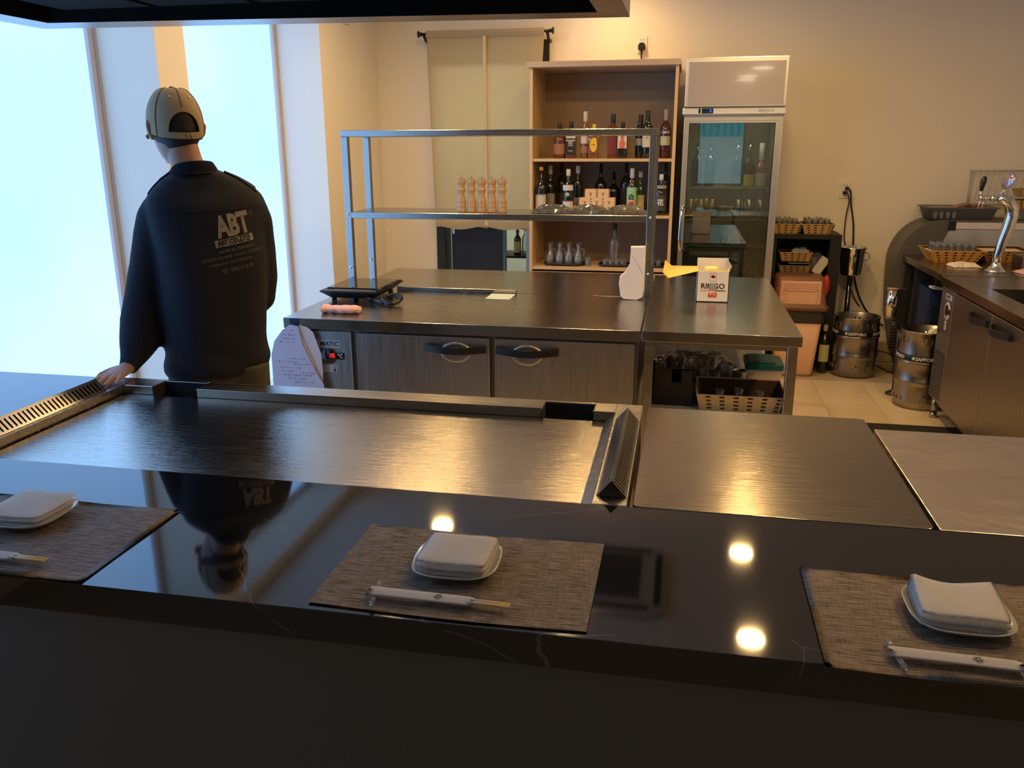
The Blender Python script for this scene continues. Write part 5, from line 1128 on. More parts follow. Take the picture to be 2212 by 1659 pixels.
for yy in (3.0, 4.1, 5.262):
    for x in (1.55, 2.33): MB().cyl((x, yy, 0.03), (x, yy, 0.12), 0.017, n=14).cyl((x, yy, 0), (x, yy, 0.03), 0.022, n=14).build('leg', steel, rf)

bt = thing('beer_table', 'open steel table holding the beer tap at the right', 'table', (1.98, 5.8, 0))
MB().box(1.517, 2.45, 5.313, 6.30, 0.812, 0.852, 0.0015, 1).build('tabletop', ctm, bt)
for x, yy in ((1.535, 6.24), (2.40, 6.24), (2.40, 5.35), (1.60, 5.74)): MB().box(x, x+0.035, yy, yy+0.035, 0, 0.812).build('leg', dark_steel, bt)
MB().box(1.54, 2.42, 6.0, 6.02, 0.30, 0.81).build('back_sheet', dark_steel, bt)
bc = thing('beer_cooler', 'navy blue beer cooler box under the open table', 'cooler', (1.80, 5.85, 0))
MB().box(1.56, 2.10, 5.72, 5.98, 0.02, 0.70, 0.012).build('housing', blue_pl, bc)
MB().box(1.58, 2.08, 5.712, 5.720, 0.08, 0.60, 0.004, 1).build('front_panel', mat('blue_black_panel', (0.006, 0.012, 0.032), 0.4), bc)
for x in (1.60, 2.05):
    for yy in (5.75, 5.95): MB().cyl((x, yy, 0), (x, yy, 0.02), 0.02).build('foot', rubber, bc)
for k, lab in enumerate(('upper', 'lower')):
    cable([(1.66, 5.70, 0.708), (1.575, 5.68, 0.716+0.012*k), (1.565, 5.74, 0.722), (1.64, 5.76, 0.716-0.006*k), (1.80, 5.74, 0.712)], 0.004, 'white_hose', lab+' white hose loop lying on the blue beer cooler', ink_white)
cy_ = thing('cup_dispenser', 'upright steel tube dispenser on a dark post beside the nearer keg', 'dispenser', (1.39, 5.74, 0))
MB().cyl((1.345, 5.72, 0.525), (1.345, 5.72, 0.700), 0.036, n=28).build('tube', chrome, cy_)
MB().cyl((1.345, 5.72, 0.700), (1.345, 5.72, 0.706), 0.038, n=28).cyl((1.350, 5.72, 0.510), (1.345, 5.72, 0.525), 0.018, 0.034, n=20).build('end_ring', mat('ring_tan', (0.35, 0.22, 0.13), 0.5), cy_)
MB().box(1.383, 1.425, 5.71, 5.745, 0.45, 0.705, 0.004).build('bracket', black_pl, cy_)
MB().tube([(1.412, 5.735, 0.50), (1.425, 5.735, 0.02)], 0.011, 10).lathe([(0.0005, 0), (0.05, 0), (0.05, 0.01), (0.012, 0.03), (0.0005, 0.03)], (1.425, 5.735, 0), 20, caps=False).build('post', mat('post_dark', (0.02, 0.022, 0.03), 0.3), cy_)
MB().box(1.365, 1.392, 5.712, 5.722, 0.475, 0.480).box(1.365, 1.370, 5.712, 5.722, 0.462, 0.493).build('lever', chrome, cy_)

# display freezer behind
fz = thing('display_freezer', 'grey curved-end glass display freezer behind the beer table', 'freezer', (2.1, 6.47, 0))
prof = []
for k in range(13):
    a = PI-(PI/2)*k/12
    prof.append((1.755+0.275*math.cos(a), 0.78+0.31*math.sin(a)))
prof = [(1.56, 0.14), (1.50, 0.40), (1.485, 0.62)]+prof+[(2.65, 1.09), (2.65, 0.14)]
MB().prism(prof, 6.315, 6.62, 'y', 0.003).build('end_panel', freezer_g, fz)
MB().box(1.83, 2.60, 6.302, 6.315, 1.030, 1.075, 0.003, 1).build('white_rim', ff_white, fz)
MB().prism([(1.80, 1.028), (2.60, 1.028), (2.60, 0.87), (1.74, 0.87)], 6.306, 6.315, 'y').build('lid_glass', mat('frosty_glass', (0.40, 0.41, 0.42), 0.15), fz)
MB().box(1.79, 1.835, 6.300, 6.316, 1.02, 1.085, 0.004).build('corner_cap', black_pl, fz)
b = MB()
for k in range(16): b.box(1.50+0.0035*k*0, 1.56, 6.312, 6.316, 0.18+k*0.022, 0.19+k*0.022)
b.build('vent_grille', gap_blk, fz)
for x in (1.62, 2.55):
    for yy in (6.38, 6.56): MB().tube([(x-0.008, yy, 0.028), (x+0.008, yy, 0.028)], 0.028, 14).box(x-0.01, x+0.01, yy-0.01, yy+0.01, 0.05, 0.14).build('castor', black_pl, fz)

# grey dish tub with brown trays, on the freezer
tb = thing('dish_tub', 'grey plastic dish tub on top of the display freezer', 'tub', (1.88, 6.45, 1.0905))
def tub_ring(q, z, o=0.0): return [(p[0], p[1], z) for p in rr_(1.68+o-q, 2.06-o+q, 6.33+o-q*0.5, 6.57-o+q*0.5, 0, 0.02, 3)]
MB().rings([tub_ring(0, 1.091), tub_ring(0.03, 1.165), tub_ring(0.045, 1.168), tub_ring(0.045, 1.174), tub_ring(0.026, 1.172), tub_ring(-0.006, 1.10)]).build('tub_body', grey_pl, tb)
b = MB()
for k in range(4): b.ell((1.70+k*0.040, 6.322, 1.122), (0.014, 0.006, 0.028), 12, 8)
b.build('grip_rib', grey_pl, tb)
for i, (x, yy, z, ry, l) in enumerate(((1.79, 6.45, 1.150, 0.0, 0.24), (1.86, 6.43, 1.158, -0.30, 0.16), (1.93, 6.44, 1.155, -0.26, 0.18))):
    o = solo(MB().box(-l/2, l/2, -0.07, 0.07, 0, 0.016, 0.003).box(-l/2+0.01, l/2-0.01, -0.06, 0.06, 0.016, 0.020), 'brown_tray', mat('tray_lacquer', (0.17, 0.045, 0.02), 0.25), ['flat brown lacquer tray at the left in the grey dish tub', 'tilted brown lacquer tray in the middle of the dish tub', 'tilted brown lacquer tray at the right of the dish tub'][i], 'tray', (x, yy, z)); o.rotation_euler = (0, ry, 0)
# plate stack on freezer behind the tap
for k in range(7):
    o = solo(MB().lathe([(0.0005, 0), (0.05, 0), (0.085, 0.006), (0.086, 0.0085), (0.05, 0.003), (0.0005, 0.003)], n=28, caps=False), 'plate', mat('stack_plate', (0.40, 0.38, 0.34), 0.2), 'pale plate on the freezer behind the tap, %s from the bottom of the stack' % ORD[k], 'plate', (2.26, 6.44, 1.091+k*0.0095), group='plates stacked on the freezer')
wr = thing('wire_rack', 'grey wire dish rack standing at the back right above the freezer', 'rack', (2.10, 6.52, 1.17))
b = MB()
for z in (1.18, 1.41):
    for yy in (6.585, 6.63): b.tube([(1.98, yy, z), (2.40, yy, z)], 0.0035, 6)
for k in range(11): b.tube([(1.985+k*0.04-0.015, 6.585, 1.175), (1.995+k*0.04, 6.585, 1.41)], 0.0022, 6)
for x in (1.98, 2.40): b.tube([(x, 6.585, 1.0905), (x, 6.585, 1.41), (x, 6.63, 1.41), (x, 6.63, 1.0905)], 0.004, 6)
b.build('rack_frame', wire_m, wr)
t = thing('wicker_basket', 'small wicker basket at the right edge, upper of two near the wire rack', 'basket', (2.33, 6.40, 1.245), group='small wicker baskets'); wicker_basket(t, 0.20, 0.14, 0.05, 0.02)
t = thing('wicker_basket', 'small wicker basket at the right edge, lower of two near the wire rack', 'basket', (2.31, 6.42, 1.165), group='small wicker baskets'); wicker_basket(t, 0.20, 0.14, 0.055, 0.02)

# baskets and cloths on the beer table
def ctr_basket(loc, w, label, n):
    t = thing('wicker_basket', label, 'basket', loc, group='tumbler baskets on the beer table')
    wicker_basket(t, w, 0.22, 0.075, 0.045, mat('wicker_orange', (0.62, 0.31, 0.07), 0.5, var=0.2, vscale=70), rowsn=4)
    MB().box(loc[0]-w/2-0.02, loc[0]+w/2+0.02, loc[1]-0.12, loc[1]+0.12, loc[2]+0.06, loc[2]+0.064).build('white_liner', cream_cl, t)
ctr_basket((1.745, 6.02, 0.8525), 0.25, 'orange wicker basket of tumblers left of the beer tap', 6)
for r in range(3):
    for i in range(6): put_glass(1.635+i*0.043, 5.94+r*0.07, 0.8525+0.065, True, 0.70, 'tumbler, %s from the left in %s row, basket left of the beer tap' % (ORD[i], ('front', 'middle', 'rear')[r]), 'tumblers on the beer table')
ctr_basket((2.06, 6.08, 0.8525), 0.22, 'orange wicker basket half hidden behind the beer tap', 4)
solo(crumple(0.17, 0.15, 0.022, 66, 10, 8, 0.009), 'folded_cloth', cream_cl, 'folded cream cloth on the beer table before the orange basket', 'cloth', (1.745, 5.745, 0.853), 0.10)
solo(crumple(0.16, 0.20, 0.022, 67, 8, 8, 0.006), 'folded_cloth', mat('red_white_cloth', (0.70, 0.42, 0.36), 0.9), 'white cloth with a red patch at the right edge of the beer table', 'cloth', (2.05, 5.47, 0.853), 0.2)
solo(MB().box(-0.11, 0.11, -0.06, 0.06, 0, 0.075, 0.02), 'towel_roll', cream_cl, 'folded white towel behind the beer tap at the right edge', 'towel', (2.20, 5.72, 0.937))
solo(MB().box(-0.16, 0.16, -0.09, 0.09, 0, 0.080, 0.006), 'steel_box', mat('box_steel', (0.35, 0.33, 0.29), 0.35, 1.0), 'dull steel box behind the beer tap at the right edge', 'box', (2.20, 5.72, 0.853))

# beer tap
tp = thing('beer_tap', 'chrome beer tap column with a black lever and round badge', 'tap', (1.858, 5.52, 0.852))
MB().lathe([(0.0005, 0.852), (0.058, 0.852), (0.058, 0.862), (0.045, 0.870), (0.028, 0.892), (0.026, 0.91)], (1.858, 5.52, 0), 30, caps=False).build('base_flange', chrome, tp)
MB().tube([(1.858, 5.52, 0.87), (1.860, 5.52, 0.95), (1.872, 5.52, 1.04), (1.892, 5.52, 1.12), (1.902, 5.52, 1.18), (1.898, 5.52, 1.225), (1.875, 5.52, 1.262), (1.84, 5.52, 1.280), (1.815, 5.52, 1.282)], [0.024, 0.026, 0.030, 0.034, 0.036, 0.036, 0.033, 0.026, 0.018], 18).build('column', chrome, tp)
MB().cyl((1.82, 5.52, 1.282), (1.722, 5.52, 1.284), 0.011, n=14).cyl((1.80, 5.52, 1.282), (1.775, 5.52, 1.283), 0.018, n=16).cyl((1.735, 5.52, 1.284), (1.712, 5.52, 1.284), 0.016, n=14).build('tap_arm', chrome, tp)
MB().cyl((1.716, 5.52, 1.29), (1.716, 5.52, 1.325), 0.008, 0.010, n=12).build('lever_stem', chrome, tp)
MB().tube([(1.716, 5.52, 1.322), (1.718, 5.52, 1.345), (1.722, 5.52, 1.375), (1.726, 5.52, 1.400), (1.728, 5.52, 1.408)], [0.009, 0.012, 0.0165, 0.014, 0.006], 14).build('lever', black_pl, tp)
MB().tube([(1.722, 5.52, 1.28), (1.712, 5.52, 1.222)], 0.006, 10).tube([(1.742, 5.52, 1.28), (1.732, 5.52, 1.222)], 0.006, 10).build('spout', chrome, tp)
MB().tube([(1.822, 5.52, 1.285), (1.835, 5.52, 1.32), (1.845, 5.52, 1.345)], [0.010, 0.008, 0.010], 10).build('badge_stem', chrome, tp)
q = MB().lathe([(0.0005, -0.006), (0.046, -0.005), (0.050, 0.0), (0.046, 0.005), (0.0005, 0.006)], n=28, axis='x', caps=False)
q.xf(Matrix.Translation((1.853, 5.52, 1.388)) @ Matrix.Rotation(0.25, 4, 'Y') @ Matrix.Rotation(0.5, 4, 'Z')); q.build('badge', mat('badge_enamel', (0.45, 0.40, 0.50), 0.1, 0.6), tp)
# pipe hook on the left wall, high up
tag(MB().tube([(XL, 5.97, 2.43), (XL+0.015, 5.97, 2.405), (XL+0.05, 5.97, 2.397)], 0.003, 6).build('wall_hook', steel), 'tiny metal hook high on the left wall under the hood', 'hook')

# ================================================================ place settings
def place(xc, yc, rz, lab, plate_xy, towel_rot, chop, idx, w=0.475, d=0.312):
    ZB = 0.8508
    def mf(u, v):
        x, y = (u-0.5)*w, (v-0.5)*d
        z = 0.0016+0.0012*math.sin(u*11+idx)*math.sin(v*6)
        if idx == 2: z += 0.006*max(0, (u-0.90)/0.10)**2*0
        return (x, y+0.004*math.sin(u*5+idx), z+0.0008)
    o = MB().grid(mf, 30, 14, thick=-0.0016).build('placemat', woven); o.location = (xc, yc, ZB); o.rotation_euler = (0, 0, rz)
    tag(o, 'grey-brown woven placemat '+lab, 'placemat', 'placemats on the bar')
    px, py, pr = plate_xy
    def sq(a, z, p=3.2):
        return [(a*math.copysign(abs(math.cos(t))**(2/p), math.cos(t)), a*math.copysign(abs(math.sin(t))**(2/p), math.sin(t)), z) for t in [2*PI*k/48 for k in range(48)]]
    o = MB().rings([sq(0.045, 0.0), sq(0.050, 0.002), sq(0.070, 0.009), sq(0.079, 0.0165), sq(0.0795, 0.018), sq(0.077, 0.018), sq(0.068, 0.0125), sq(0.048, 0.006), sq(0.02, 0.005)]).build('plate', ceramic)
    o.location = (px, py, ZB+0.004); o.rotation_euler = (0, 0, pr); tag(o, 'small square grey ceramic plate '+lab, 'plate', 'small plates on the bar')
    # folded towel: layered
    t = thing('folded_towel', 'folded white towel resting on the plate '+lab, 'towel', (px, py+0.002, ZB+0.0135), towel_rot, 'folded towels on the plates')
    for L_ in range(3):
        def f(u, v, L_=L_):
            a, b_ = (0.068-0.001*L_), 0.063-0.0008*L_
            x, y = (u-0.5)*2*a, (v-0.5)*2*b_
            r = max(abs(u-0.5), abs(v-0.5))*2
            k = 1-0.06*max(0, (abs(u-0.5)*2)**6*(abs(v-0.5)*2)**6)
            z = 0.007+L_*0.0102-0.0045*r**8
            if idx == 3: z += 0.010*(v)**2*(abs(u-0.5)*2)**1.5 - 0.004*math.sin(u*PI)*v
            z += 0.0012*math.sin(u*7+idx)*math.sin(v*5+L_)
            return (x*k, y*k, z)
        MB().grid(f, 16, 16, thick=-0.0092).build('towel_fold', white_cl, t, False)
    cx, cy, cr, sl, stick = chop
    c = thing('chopsticks', ('bamboo chopsticks in a white paper sleeve ' if stick else 'fully sleeved chopsticks in a white paper sleeve ')+lab, 'chopsticks', (cx, cy, ZB+0.011), cr, 'sleeved chopsticks on the bar')
    MB().grid(lambda u, v: ((u-0.5)*sl, (v-0.5)*(0.030+0.004*(u < 0.04))-0.0*u, 0.002+0.0022*math.sin(PI*v)), 14, 6, thick=0.0004).build('paper_sleeve', paper, c, False)
    MB().grid(lambda u, v: ((u-0.5)*sl, (v-0.5)*0.023, 0.0006-0.0008*math.sin(PI*v)), 8, 4, thick=-0.0003).build('sleeve_back', paper, c, False)
    text('ゆ', 0.018, ink, facing((sl*0.16, 0, 0.0046), 'z', -1.4), parent=c, name='printed_character', extrude=0.0001)
    if stick:
        for s in (-1, 1): MB().tube([(sl/2-0.01, s*0.0035, 0.0018), (sl/2+0.062, s*0.0035, 0.0010)], [0.0032, 0.0030], 6).build('stick', bamboo, c, False)
    # glass rest under the left end
    gx = cx-math.cos(cr)*(sl/2-0.012); gy = cy-math.sin(cr)*(sl/2-0.012)
    o = MB().tube([(0, -0.034, 0.006), (0, -0.022, 0.0045), (0, 0.022, 0.0045), (0, 0.034, 0.006)], [0.005, 0.0042, 0.0042, 0.006], 10).build('chopstick_rest', mat('clear_rest', (0.75, 0.78, 0.76), 0.05, trans=0.85, ior=1.45))
    o.location = (gx, gy, ZB+0.0030); o.rotation_euler = (0, 0, cr+0.15); tag(o, 'small clear glass chopstick rest '+lab, 'chopstick rest', 'chopstick rests on the bar')
place(-1.255, 1.330, 0.0, 'at the left end of the bar', (-1.295, 1.385, 0.05), 0.02, (-1.285, 1.218, -0.02, 0.20, True), 1)
place(-0.354, 1.336, 0.0, 'in the middle of the bar', (-0.372, 1.352, 0.05), -0.02, (-0.403, 1.222, -0.02, 0.186, True), 2)
place(0.480, 1.312, 0.0, 'at the right of the bar', (0.470, 1.335, 0.0), -0.07, (0.430, 1.198, -0.03, 0.185, False), 3)

# ================================================================ the man
MX, MY, MROT = -1.64, 2.68, math.radians(31.46)
def evaluated(o, name):
    dg = bpy.context.evaluated_depsgraph_get(); me = bpy.data.meshes.new_from_object(o.evaluated_get(dg)); me.name = name; return me
def fuse(mb, name, m, voxel, smooth_it=4, parent=None, disp=None, cut=None):
    """weld overlapping closed volumes into one continuous skin"""
    me = mb.mesh(name, m); o = bpy.data.objects.new(name, me); C.objects.link(o)
    r = o.modifiers.new('r', 'REMESH'); r.mode = 'VOXEL'; r.voxel_size = voxel; r.use_smooth_shade = True
    if smooth_it: s = o.modifiers.new('s', 'SMOOTH'); s.factor = 0.6; s.iterations = smooth_it
    me2 = evaluated(o, name); bpy.data.objects.remove(o)
    if disp:
        for v in me2.vertices: v.co = Vector(disp(v.co))
    if cut:
        b = bmesh.new(); b.from_mesh(me2)
        for co, no in cut: bmesh.ops.bisect_plane(b, geom=b.verts[:]+b.edges[:]+b.faces[:], plane_co=co, plane_no=no, clear_outer=True)
        b.to_mesh(me2); b.free()
    for p in me2.polygons: p.use_smooth = True
    me2.materials.clear(); me2.materials.append(m)
    o2 = bpy.data.objects.new(name, me2); C.objects.link(o2)
    if parent is not None: o2.parent = parent
    return o2
man = thing('person', 'man seen from behind in navy jacket and khaki cap, left hand on the griddle', 'person', (MX, MY, 0), MROT)
def ering(cx, cy, z, rx, ry, rot=0.0, n=28, p=2.3):
    o = []
    for k in range(n):
        t = 2*PI*k/n; x = rx*math.copysign(abs(math.cos(t))**(2/p), math.cos(t)); y = ry*math.copysign(abs(math.sin(t))**(2/p), math.sin(t))
        o.append((cx+x*math.cos(rot)-y*math.sin(rot), cy+x*math.sin(rot)+y*math.cos(rot), z))
    return o
TR = math.radians(14)
HX, HY, HZ = -0.036, 0.035, 1.655
HR = math.radians(17)        # head turned to his left
def hl(x, y, z):              # head-local to figure-local
    return (HX+x*math.cos(HR)-y*math.sin(HR), HY+x*math.sin(HR)+y*math.cos(HR), HZ+z)
# --- body: one continuous figure
b = MB()
# skull, jaw, face
def head_ring(z, rx, yf, yb):   # yf forward extent, yb backward extent
    o = []
    for k in range(28):
        t = 2*PI*k/28; c, s = math.cos(t), math.sin(t)
        o.append(hl(rx*c, (yf if s > 0 else yb)*s, z))
    return o
b.rings([head_ring(0.112, 0.012, 0.02, 0.02), head_ring(0.100, 0.045, 0.055, 0.06), head_ring(0.075, 0.065, 0.082, 0.084), head_ring(0.04, 0.075, 0.096, 0.096), head_ring(0.0, 0.076, 0.099, 0.097), head_ring(-0.035, 0.071, 0.097, 0.085), head_ring(-0.065, 0.062, 0.093, 0.062), head_ring(-0.090, 0.050, 0.089, 0.040), head_ring(-0.112, 0.034, 0.082, 0.015), head_ring(-0.122, 0.014, 0.07, 0.0)])
b.tube([hl(0, 0.096, 0.012), hl(0, 0.112, -0.012), hl(0, 0.122, -0.030), hl(0, 0.106, -0.040)], [0.008, 0.011, 0.014, 0.009], 10)   # nose
b.ell(hl(0, 0.094, -0.068), (0.022, 0.012, 0.008)); b.ell(hl(0, 0.085, -0.104), (0.022, 0.016, 0.016))
for s in (-1, 1):
    b.ell(hl(s*0.030, 0.088, 0.020), (0.020, 0.012, 0.007)); b.ell(hl(s*0.042, 0.075, -0.022), (0.018, 0.016, 0.016))
    # ears: rim and lobe
    b.tube([hl(s*0.074, 0.006, 0.020), hl(s*0.087, -0.004, 0.022), hl(s*0.092, -0.014, 0.008), hl(s*0.088, -0.012, -0.016), hl(s*0.078, -0.002, -0.032), hl(s*0.070, 0.004, -0.030)], [0.007, 0.008, 0.0085, 0.008, 0.009, 0.006], 8)
    b.ell(hl(s*0.076, 0.0, -0.006), (0.008, 0.013, 0.022))
# neck and torso
b.rings([ering(-0.02, 0.02, 1.60, 0.050, 0.056), ering(-0.015, 0.012, 1.56, 0.053, 0.058), ering(0.0, 0.0, 1.51, 0.060, 0.062), ering(0.018, 0.0, 1.47, 0.07, 0.058, TR), ering(0.035, 0.0, 1.41, 0.140, 0.08, TR), ering(0.035, 0, 1.30, 0.145, 0.10, TR), ering(0.03, 0, 1.12, 0.14, 0.10, TR), ering(0.025, 0, 1.0, 0.145, 0.105, TR), ering(0.025, 0, 0.90, 0.155, 0.11, TR), ering(0.025, 0, 0.80, 0.13, 0.09, TR)])
LA = [(-0.100, 0.0, 1.40), (-0.148, 0.01, 1.30), (-0.188, 0.02, 1.12), (-0.216, -0.010, 0.99), (-0.268, -0.094, 0.880)]
b.tube(LA, [0.045, 0.040, 0.034, 0.030, 0.021], 14)
RA = [(0.170, 0.01, 1.40), (0.198, 0.02, 1.28), (0.200, 0.06, 1.12), (0.165, 0.19, 1.03), (0.09, 0.265, 1.00)]
b.tube(RA, [0.040, 0.038, 0.034, 0.030, 0.025], 14)
# left hand pressed on the griddle corner: palm + five fingers, local z of worktop = 0.85
def hand(w, dirv, upv, side, curl, spread=0.15):
    dirv = Vector(dirv).normalized(); upv = Vector(upv); upv = (upv-dirv*upv.dot(dirv)).normalized(); sv = dirv.cross(upv)*side; w = Vector(w)
    P = lambda a, c, h: tuple(w+dirv*a+sv*c+upv*h)
    pr = []
    for a, hw, th in ((-0.01, 0.024, 0.020), (0.02, 0.032, 0.017), (0.055, 0.040, 0.014), (0.088, 0.041, 0.0125), (0.096, 0.037, 0.009)):
        pr.append([tuple(Vector(P(a, 0, 0))+sv*hw*math.cos(t)+upv*th*math.sin(t)) for t in [2*PI*k/18 for k in range(18)]])
    b.rings(pr)
    for c, l, r, sp in ((-0.030, 0.058, 0.0078, -1.4), (-0.010, 0.072, 0.0088, -0.4), (0.011, 0.078, 0.0090, 0.4), (0.031, 0.070, 0.0086, 1.3)):
        pts = []; a_, c_, h_ = 0.080, c, 0.0; ang = 0.0
        pts.append(P(a_, c_, h_))
        for k, f in enumerate((0.45, 0.32, 0.23)):
            ang -= curl*(0.6 if k == 0 else 1.0); a_ += l*f*math.cos(ang)+(0.010 if k == 0 else 0); c_ += sp*spread*l*f*0.5; h_ += l*f*math.sin(ang)
            pts.append(P(a_, c_, h_))
        b.tube(pts, [r*1.15, r, r*0.95, r*0.75], 10)
    b.tube([P(0.010, 0.020, -0.002), P(0.035, 0.046, -0.004), P(0.060, 0.060, -0.008), P(0.082, 0.062, -0.014)], [0.016, 0.0125, 0.0105, 0.008], 10)
hand((-0.270, -0.098, 0.876), (-0.42, -0.85, -0.07), (0, 0, 1), 1, 0.06, 0.30)
hand((0.085, 0.270, 1.0), (-0.8, 0.35, -0.1), (0, 0.3, 1), -1, 0.5)
# legs and feet
for s in (-1, 1):
    x = 0.025+s*0.082
    b.rings([ering(x, 0.0, 0.90, 0.085, 0.10), ering(x, 0.0, 0.75, 0.082, 0.095), ering(x+s*0.005, 0.005, 0.52, 0.058, 0.065), ering(x+s*0.008, -0.01, 0.36, 0.052, 0.060), ering(x+s*0.01, -0.01, 0.12, 0.036, 0.042), ering(x+s*0.01, -0.01, 0.05, 0.038, 0.05)])
    b.tube([(x+s*0.01, -0.045, 0.045), (x+s*0.012, 0.02, 0.042), (x+s*0.02, 0.10, 0.032), (x+s*0.024, 0.165, 0.026)], [0.036, 0.038, 0.036, 0.022], 12, flat=0.8)
fuse(b, 'body', skin, 0.0048, 2, man)
# eyes
for s in (-1, 1):
    e = MB().ell(hl(s*0.030, 0.086, 0.004), (0.012, 0.012, 0.0085)).build('eye', mat('eye_white', (0.7, 0.68, 0.65), 0.2), man, False)
    MB().ell(hl(s*0.030, 0.0965, 0.004), (0.0052, 0.003, 0.0052)).build('iris', mat('iris_brown', (0.03, 0.015, 0.008), 0.15), e, False)
# hair: short back and sides under the cap
b = MB()
b.rings([head_ring(0.108, 0.03, 0.02, 0.05), head_ring(0.09, 0.060, 0.03, 0.080), head_ring(0.07, 0.072, 0.03, 0.094), head_ring(0.03, 0.0795, 0.032, 0.101), head_ring(-0.01, 0.0795, 0.022, 0.100), head_ring(-0.035, 0.074, 0.004, 0.090), head_ring(-0.058, 0.060, -0.010, 0.074), head_ring(-0.078, 0.046, -0.020, 0.062)])
fuse(b, 'hair', hair_m, 0.005, 1, man)
# --- cap: crown shell with arched opening at the back, strap, brim, button, eyelets
def crown(u, v):   # u: around (0 = back), v: 0 rim .. 1 top
    a = 2*PI*u-PI/2
    rx, ryf, ryb = 0.0905, 0.106, 0.1085
    c, s = math.cos(a), math.sin(a)
    e = (math.cos(v*PI/2)**0.56)*(0.965+0.05*math.sin(PI*min(1, v*1.6))) if v < 1 else 0
    zt = -0.004+0.132*math.sin(v*PI/2)**1.05
    # rim dips at the sides/back
    zt -= (1-v)**2*(0.020*(s < 0)*abs(s)+0.012)
    return hl(rx*e*c*1.0, (ryf if s > 0 else ryb)*e*s, zt)
def in_hole(u, v):
    d = min(u, 1-u)   # fraction round from the back
    return v > 0.09 and (d/0.095)**2+((v-0.09)/0.27)**2 < 1
bmx = bmesh.new(); NU, NV = 200, 60; V = {}
for i in range(NU):
    for j in range(NV+1): V[i, j] = bmx.verts.new(Vector(crown(i/NU, j/NV)))
for i in range(NU):
    for j in range(NV):
        if not in_hole((i+0.5)/NU, (j+0.5)/NV): bmx.faces.new((V[i, j], V[(i+1) % NU, j], V[(i+1) % NU, j+1], V[i, j+1]))
for v in [v for v in bmx.verts if not v.link_faces]: bmx.verts.remove(v)
bmesh.ops.remove_doubles(bmx, verts=bmx.verts[:], dist=1e-5)
bmesh.ops.recalc_face_normals(bmx, faces=bmx.faces[:])
bmesh.ops.solidify(bmx, geom=bmx.faces[:], thickness=0.0022)
q = MB(); q.bm.free(); q.bm = bmx
for f in bmx.faces: f.smooth = True
cap = q.build('cap', khaki, man, False)
b = MB()
for k in range(6):
    u = k/6+0.0
    pts = [crown(u, v/14) for v in range((6 if k == 0 else 0), 14)]
    cen = Vector(hl(0, 0, 0.02)); pts = [tuple(Vector(p)+(Vector(p)-cen).normalized()*0.0012) for p in pts]
    b.tube(pts, 0.0015, 6)
b.build('seam', khaki_dk, cap, False)
q = crown(0, 1.0); MB().ell((q[0], q[1], q[2]+0.001), (0.008, 0.008, 0.005), 14, 8).build('button', khaki_dk, cap, False)
b = MB()
for u in (-0.075, 0.085):
    p = Vector(crown(u % 1, 0.60)); n_ = (p-Vector(hl(0, 0, 0.03))).normalized()
    b.cyl(tuple(p-n_*0.001), tuple(p+n_*0.0022), 0.0036, n=12)
b.build('eyelet', mat('eyelet_brass', (0.55, 0.47, 0.33), 0.4, 0.8), cap, False)
arch = [Vector(crown((0.095*math.cos(PI*k/20)) % 1, 0.09+0.27*math.sin(PI*k/20))) for k in range(21)]
MB().tube([tuple(p_) for p_ in arch], 0.0024, 8).build('opening_binding', khaki, cap, False)
# strap below the opening
b = MB(); rr = []
for k in range(17):
    u = -0.095+0.19*k/16; p0 = Vector(crown(u % 1, 0.0)); p1 = Vector(crown(u % 1, 0.09)); c_ = Vector(hl(0, 0, p0.z-HZ)); n_ = (p0-c_); n_.z = 0; n_.normalize()
    rr.append([tuple(p0+n_*0.001), tuple(p0+n_*0.0035), tuple(p0+n_*0.0035+Vector((0, 0, 0.017))), tuple(p0+n_*0.001+Vector((0, 0, 0.017)))])
b.rings(rr, smooth=False).build('back_strap', khaki, cap, False)
p = Vector(crown(0.018, 0.0)); n_ = Vector((p.x-HX, p.y-HY, 0)).normalized(); t_ = Vector((-n_.y, n_.x, 0)); b = MB()
for s in (-1, 1): b.tube([tuple(p+n_*0.005+t_*s*0.007), tuple(p+n_*0.005+t_*s*0.007+Vector((0, 0, 0.019)))], 0.0014, 6)
b.build('strap_buckle', mat('buckle', (0.3, 0.27, 0.2), 0.4, 0.8), cap, False)
MB().grid(lambda u, v: hl((u-0.5)*2*0.078*(1-0.25*v*v), 0.075+0.098*v*(1-(2*u-1)**2*0.55), 0.004-0.014*v-0.030*(2*u-1)**2+0.004), 20, 10, thick=0.003).build('brim', khaki, cap, False)

# --- trousers and shoes
b = MB()
b.rings([ering(0.025, 0, 0.93, 0.165, 0.118, TR), ering(0.025, 0, 0.84, 0.170, 0.122, TR), ering(0.025, 0, 0.78, 0.168, 0.118, TR), ering(0.025, 0, 0.72, 0.15, 0.10, TR)])
for s in (-1, 1):
    x = 0.025+s*0.084
    b.rings([ering(x, 0.0, 0.84, 0.092, 0.112), ering(x, 0.0, 0.68, 0.088, 0.104), ering(x+s*0.006, 0.003, 0.45, 0.072, 0.082), ering(x+s*0.01, -0.006, 0.20, 0.066, 0.076), ering(x+s*0.01, -0.008, 0.055, 0.066, 0.082)])
fuse(b, 'trousers', trou, 0.009, 3, man)
for s in (-1, 1):
    x = 0.025+s*0.094; q = MB().rings([ering(x, 0.045, 0.001, 0.046, 0.135), ering(x, 0.045, 0.022, 0.048, 0.138), ering(x, 0.045, 0.05, 0.043, 0.118), ering(x, 0.01, 0.085, 0.038, 0.06)])
    q.build('shoe', mat('dark_shoe', (0.02, 0.018, 0.016), 0.5), man, False)

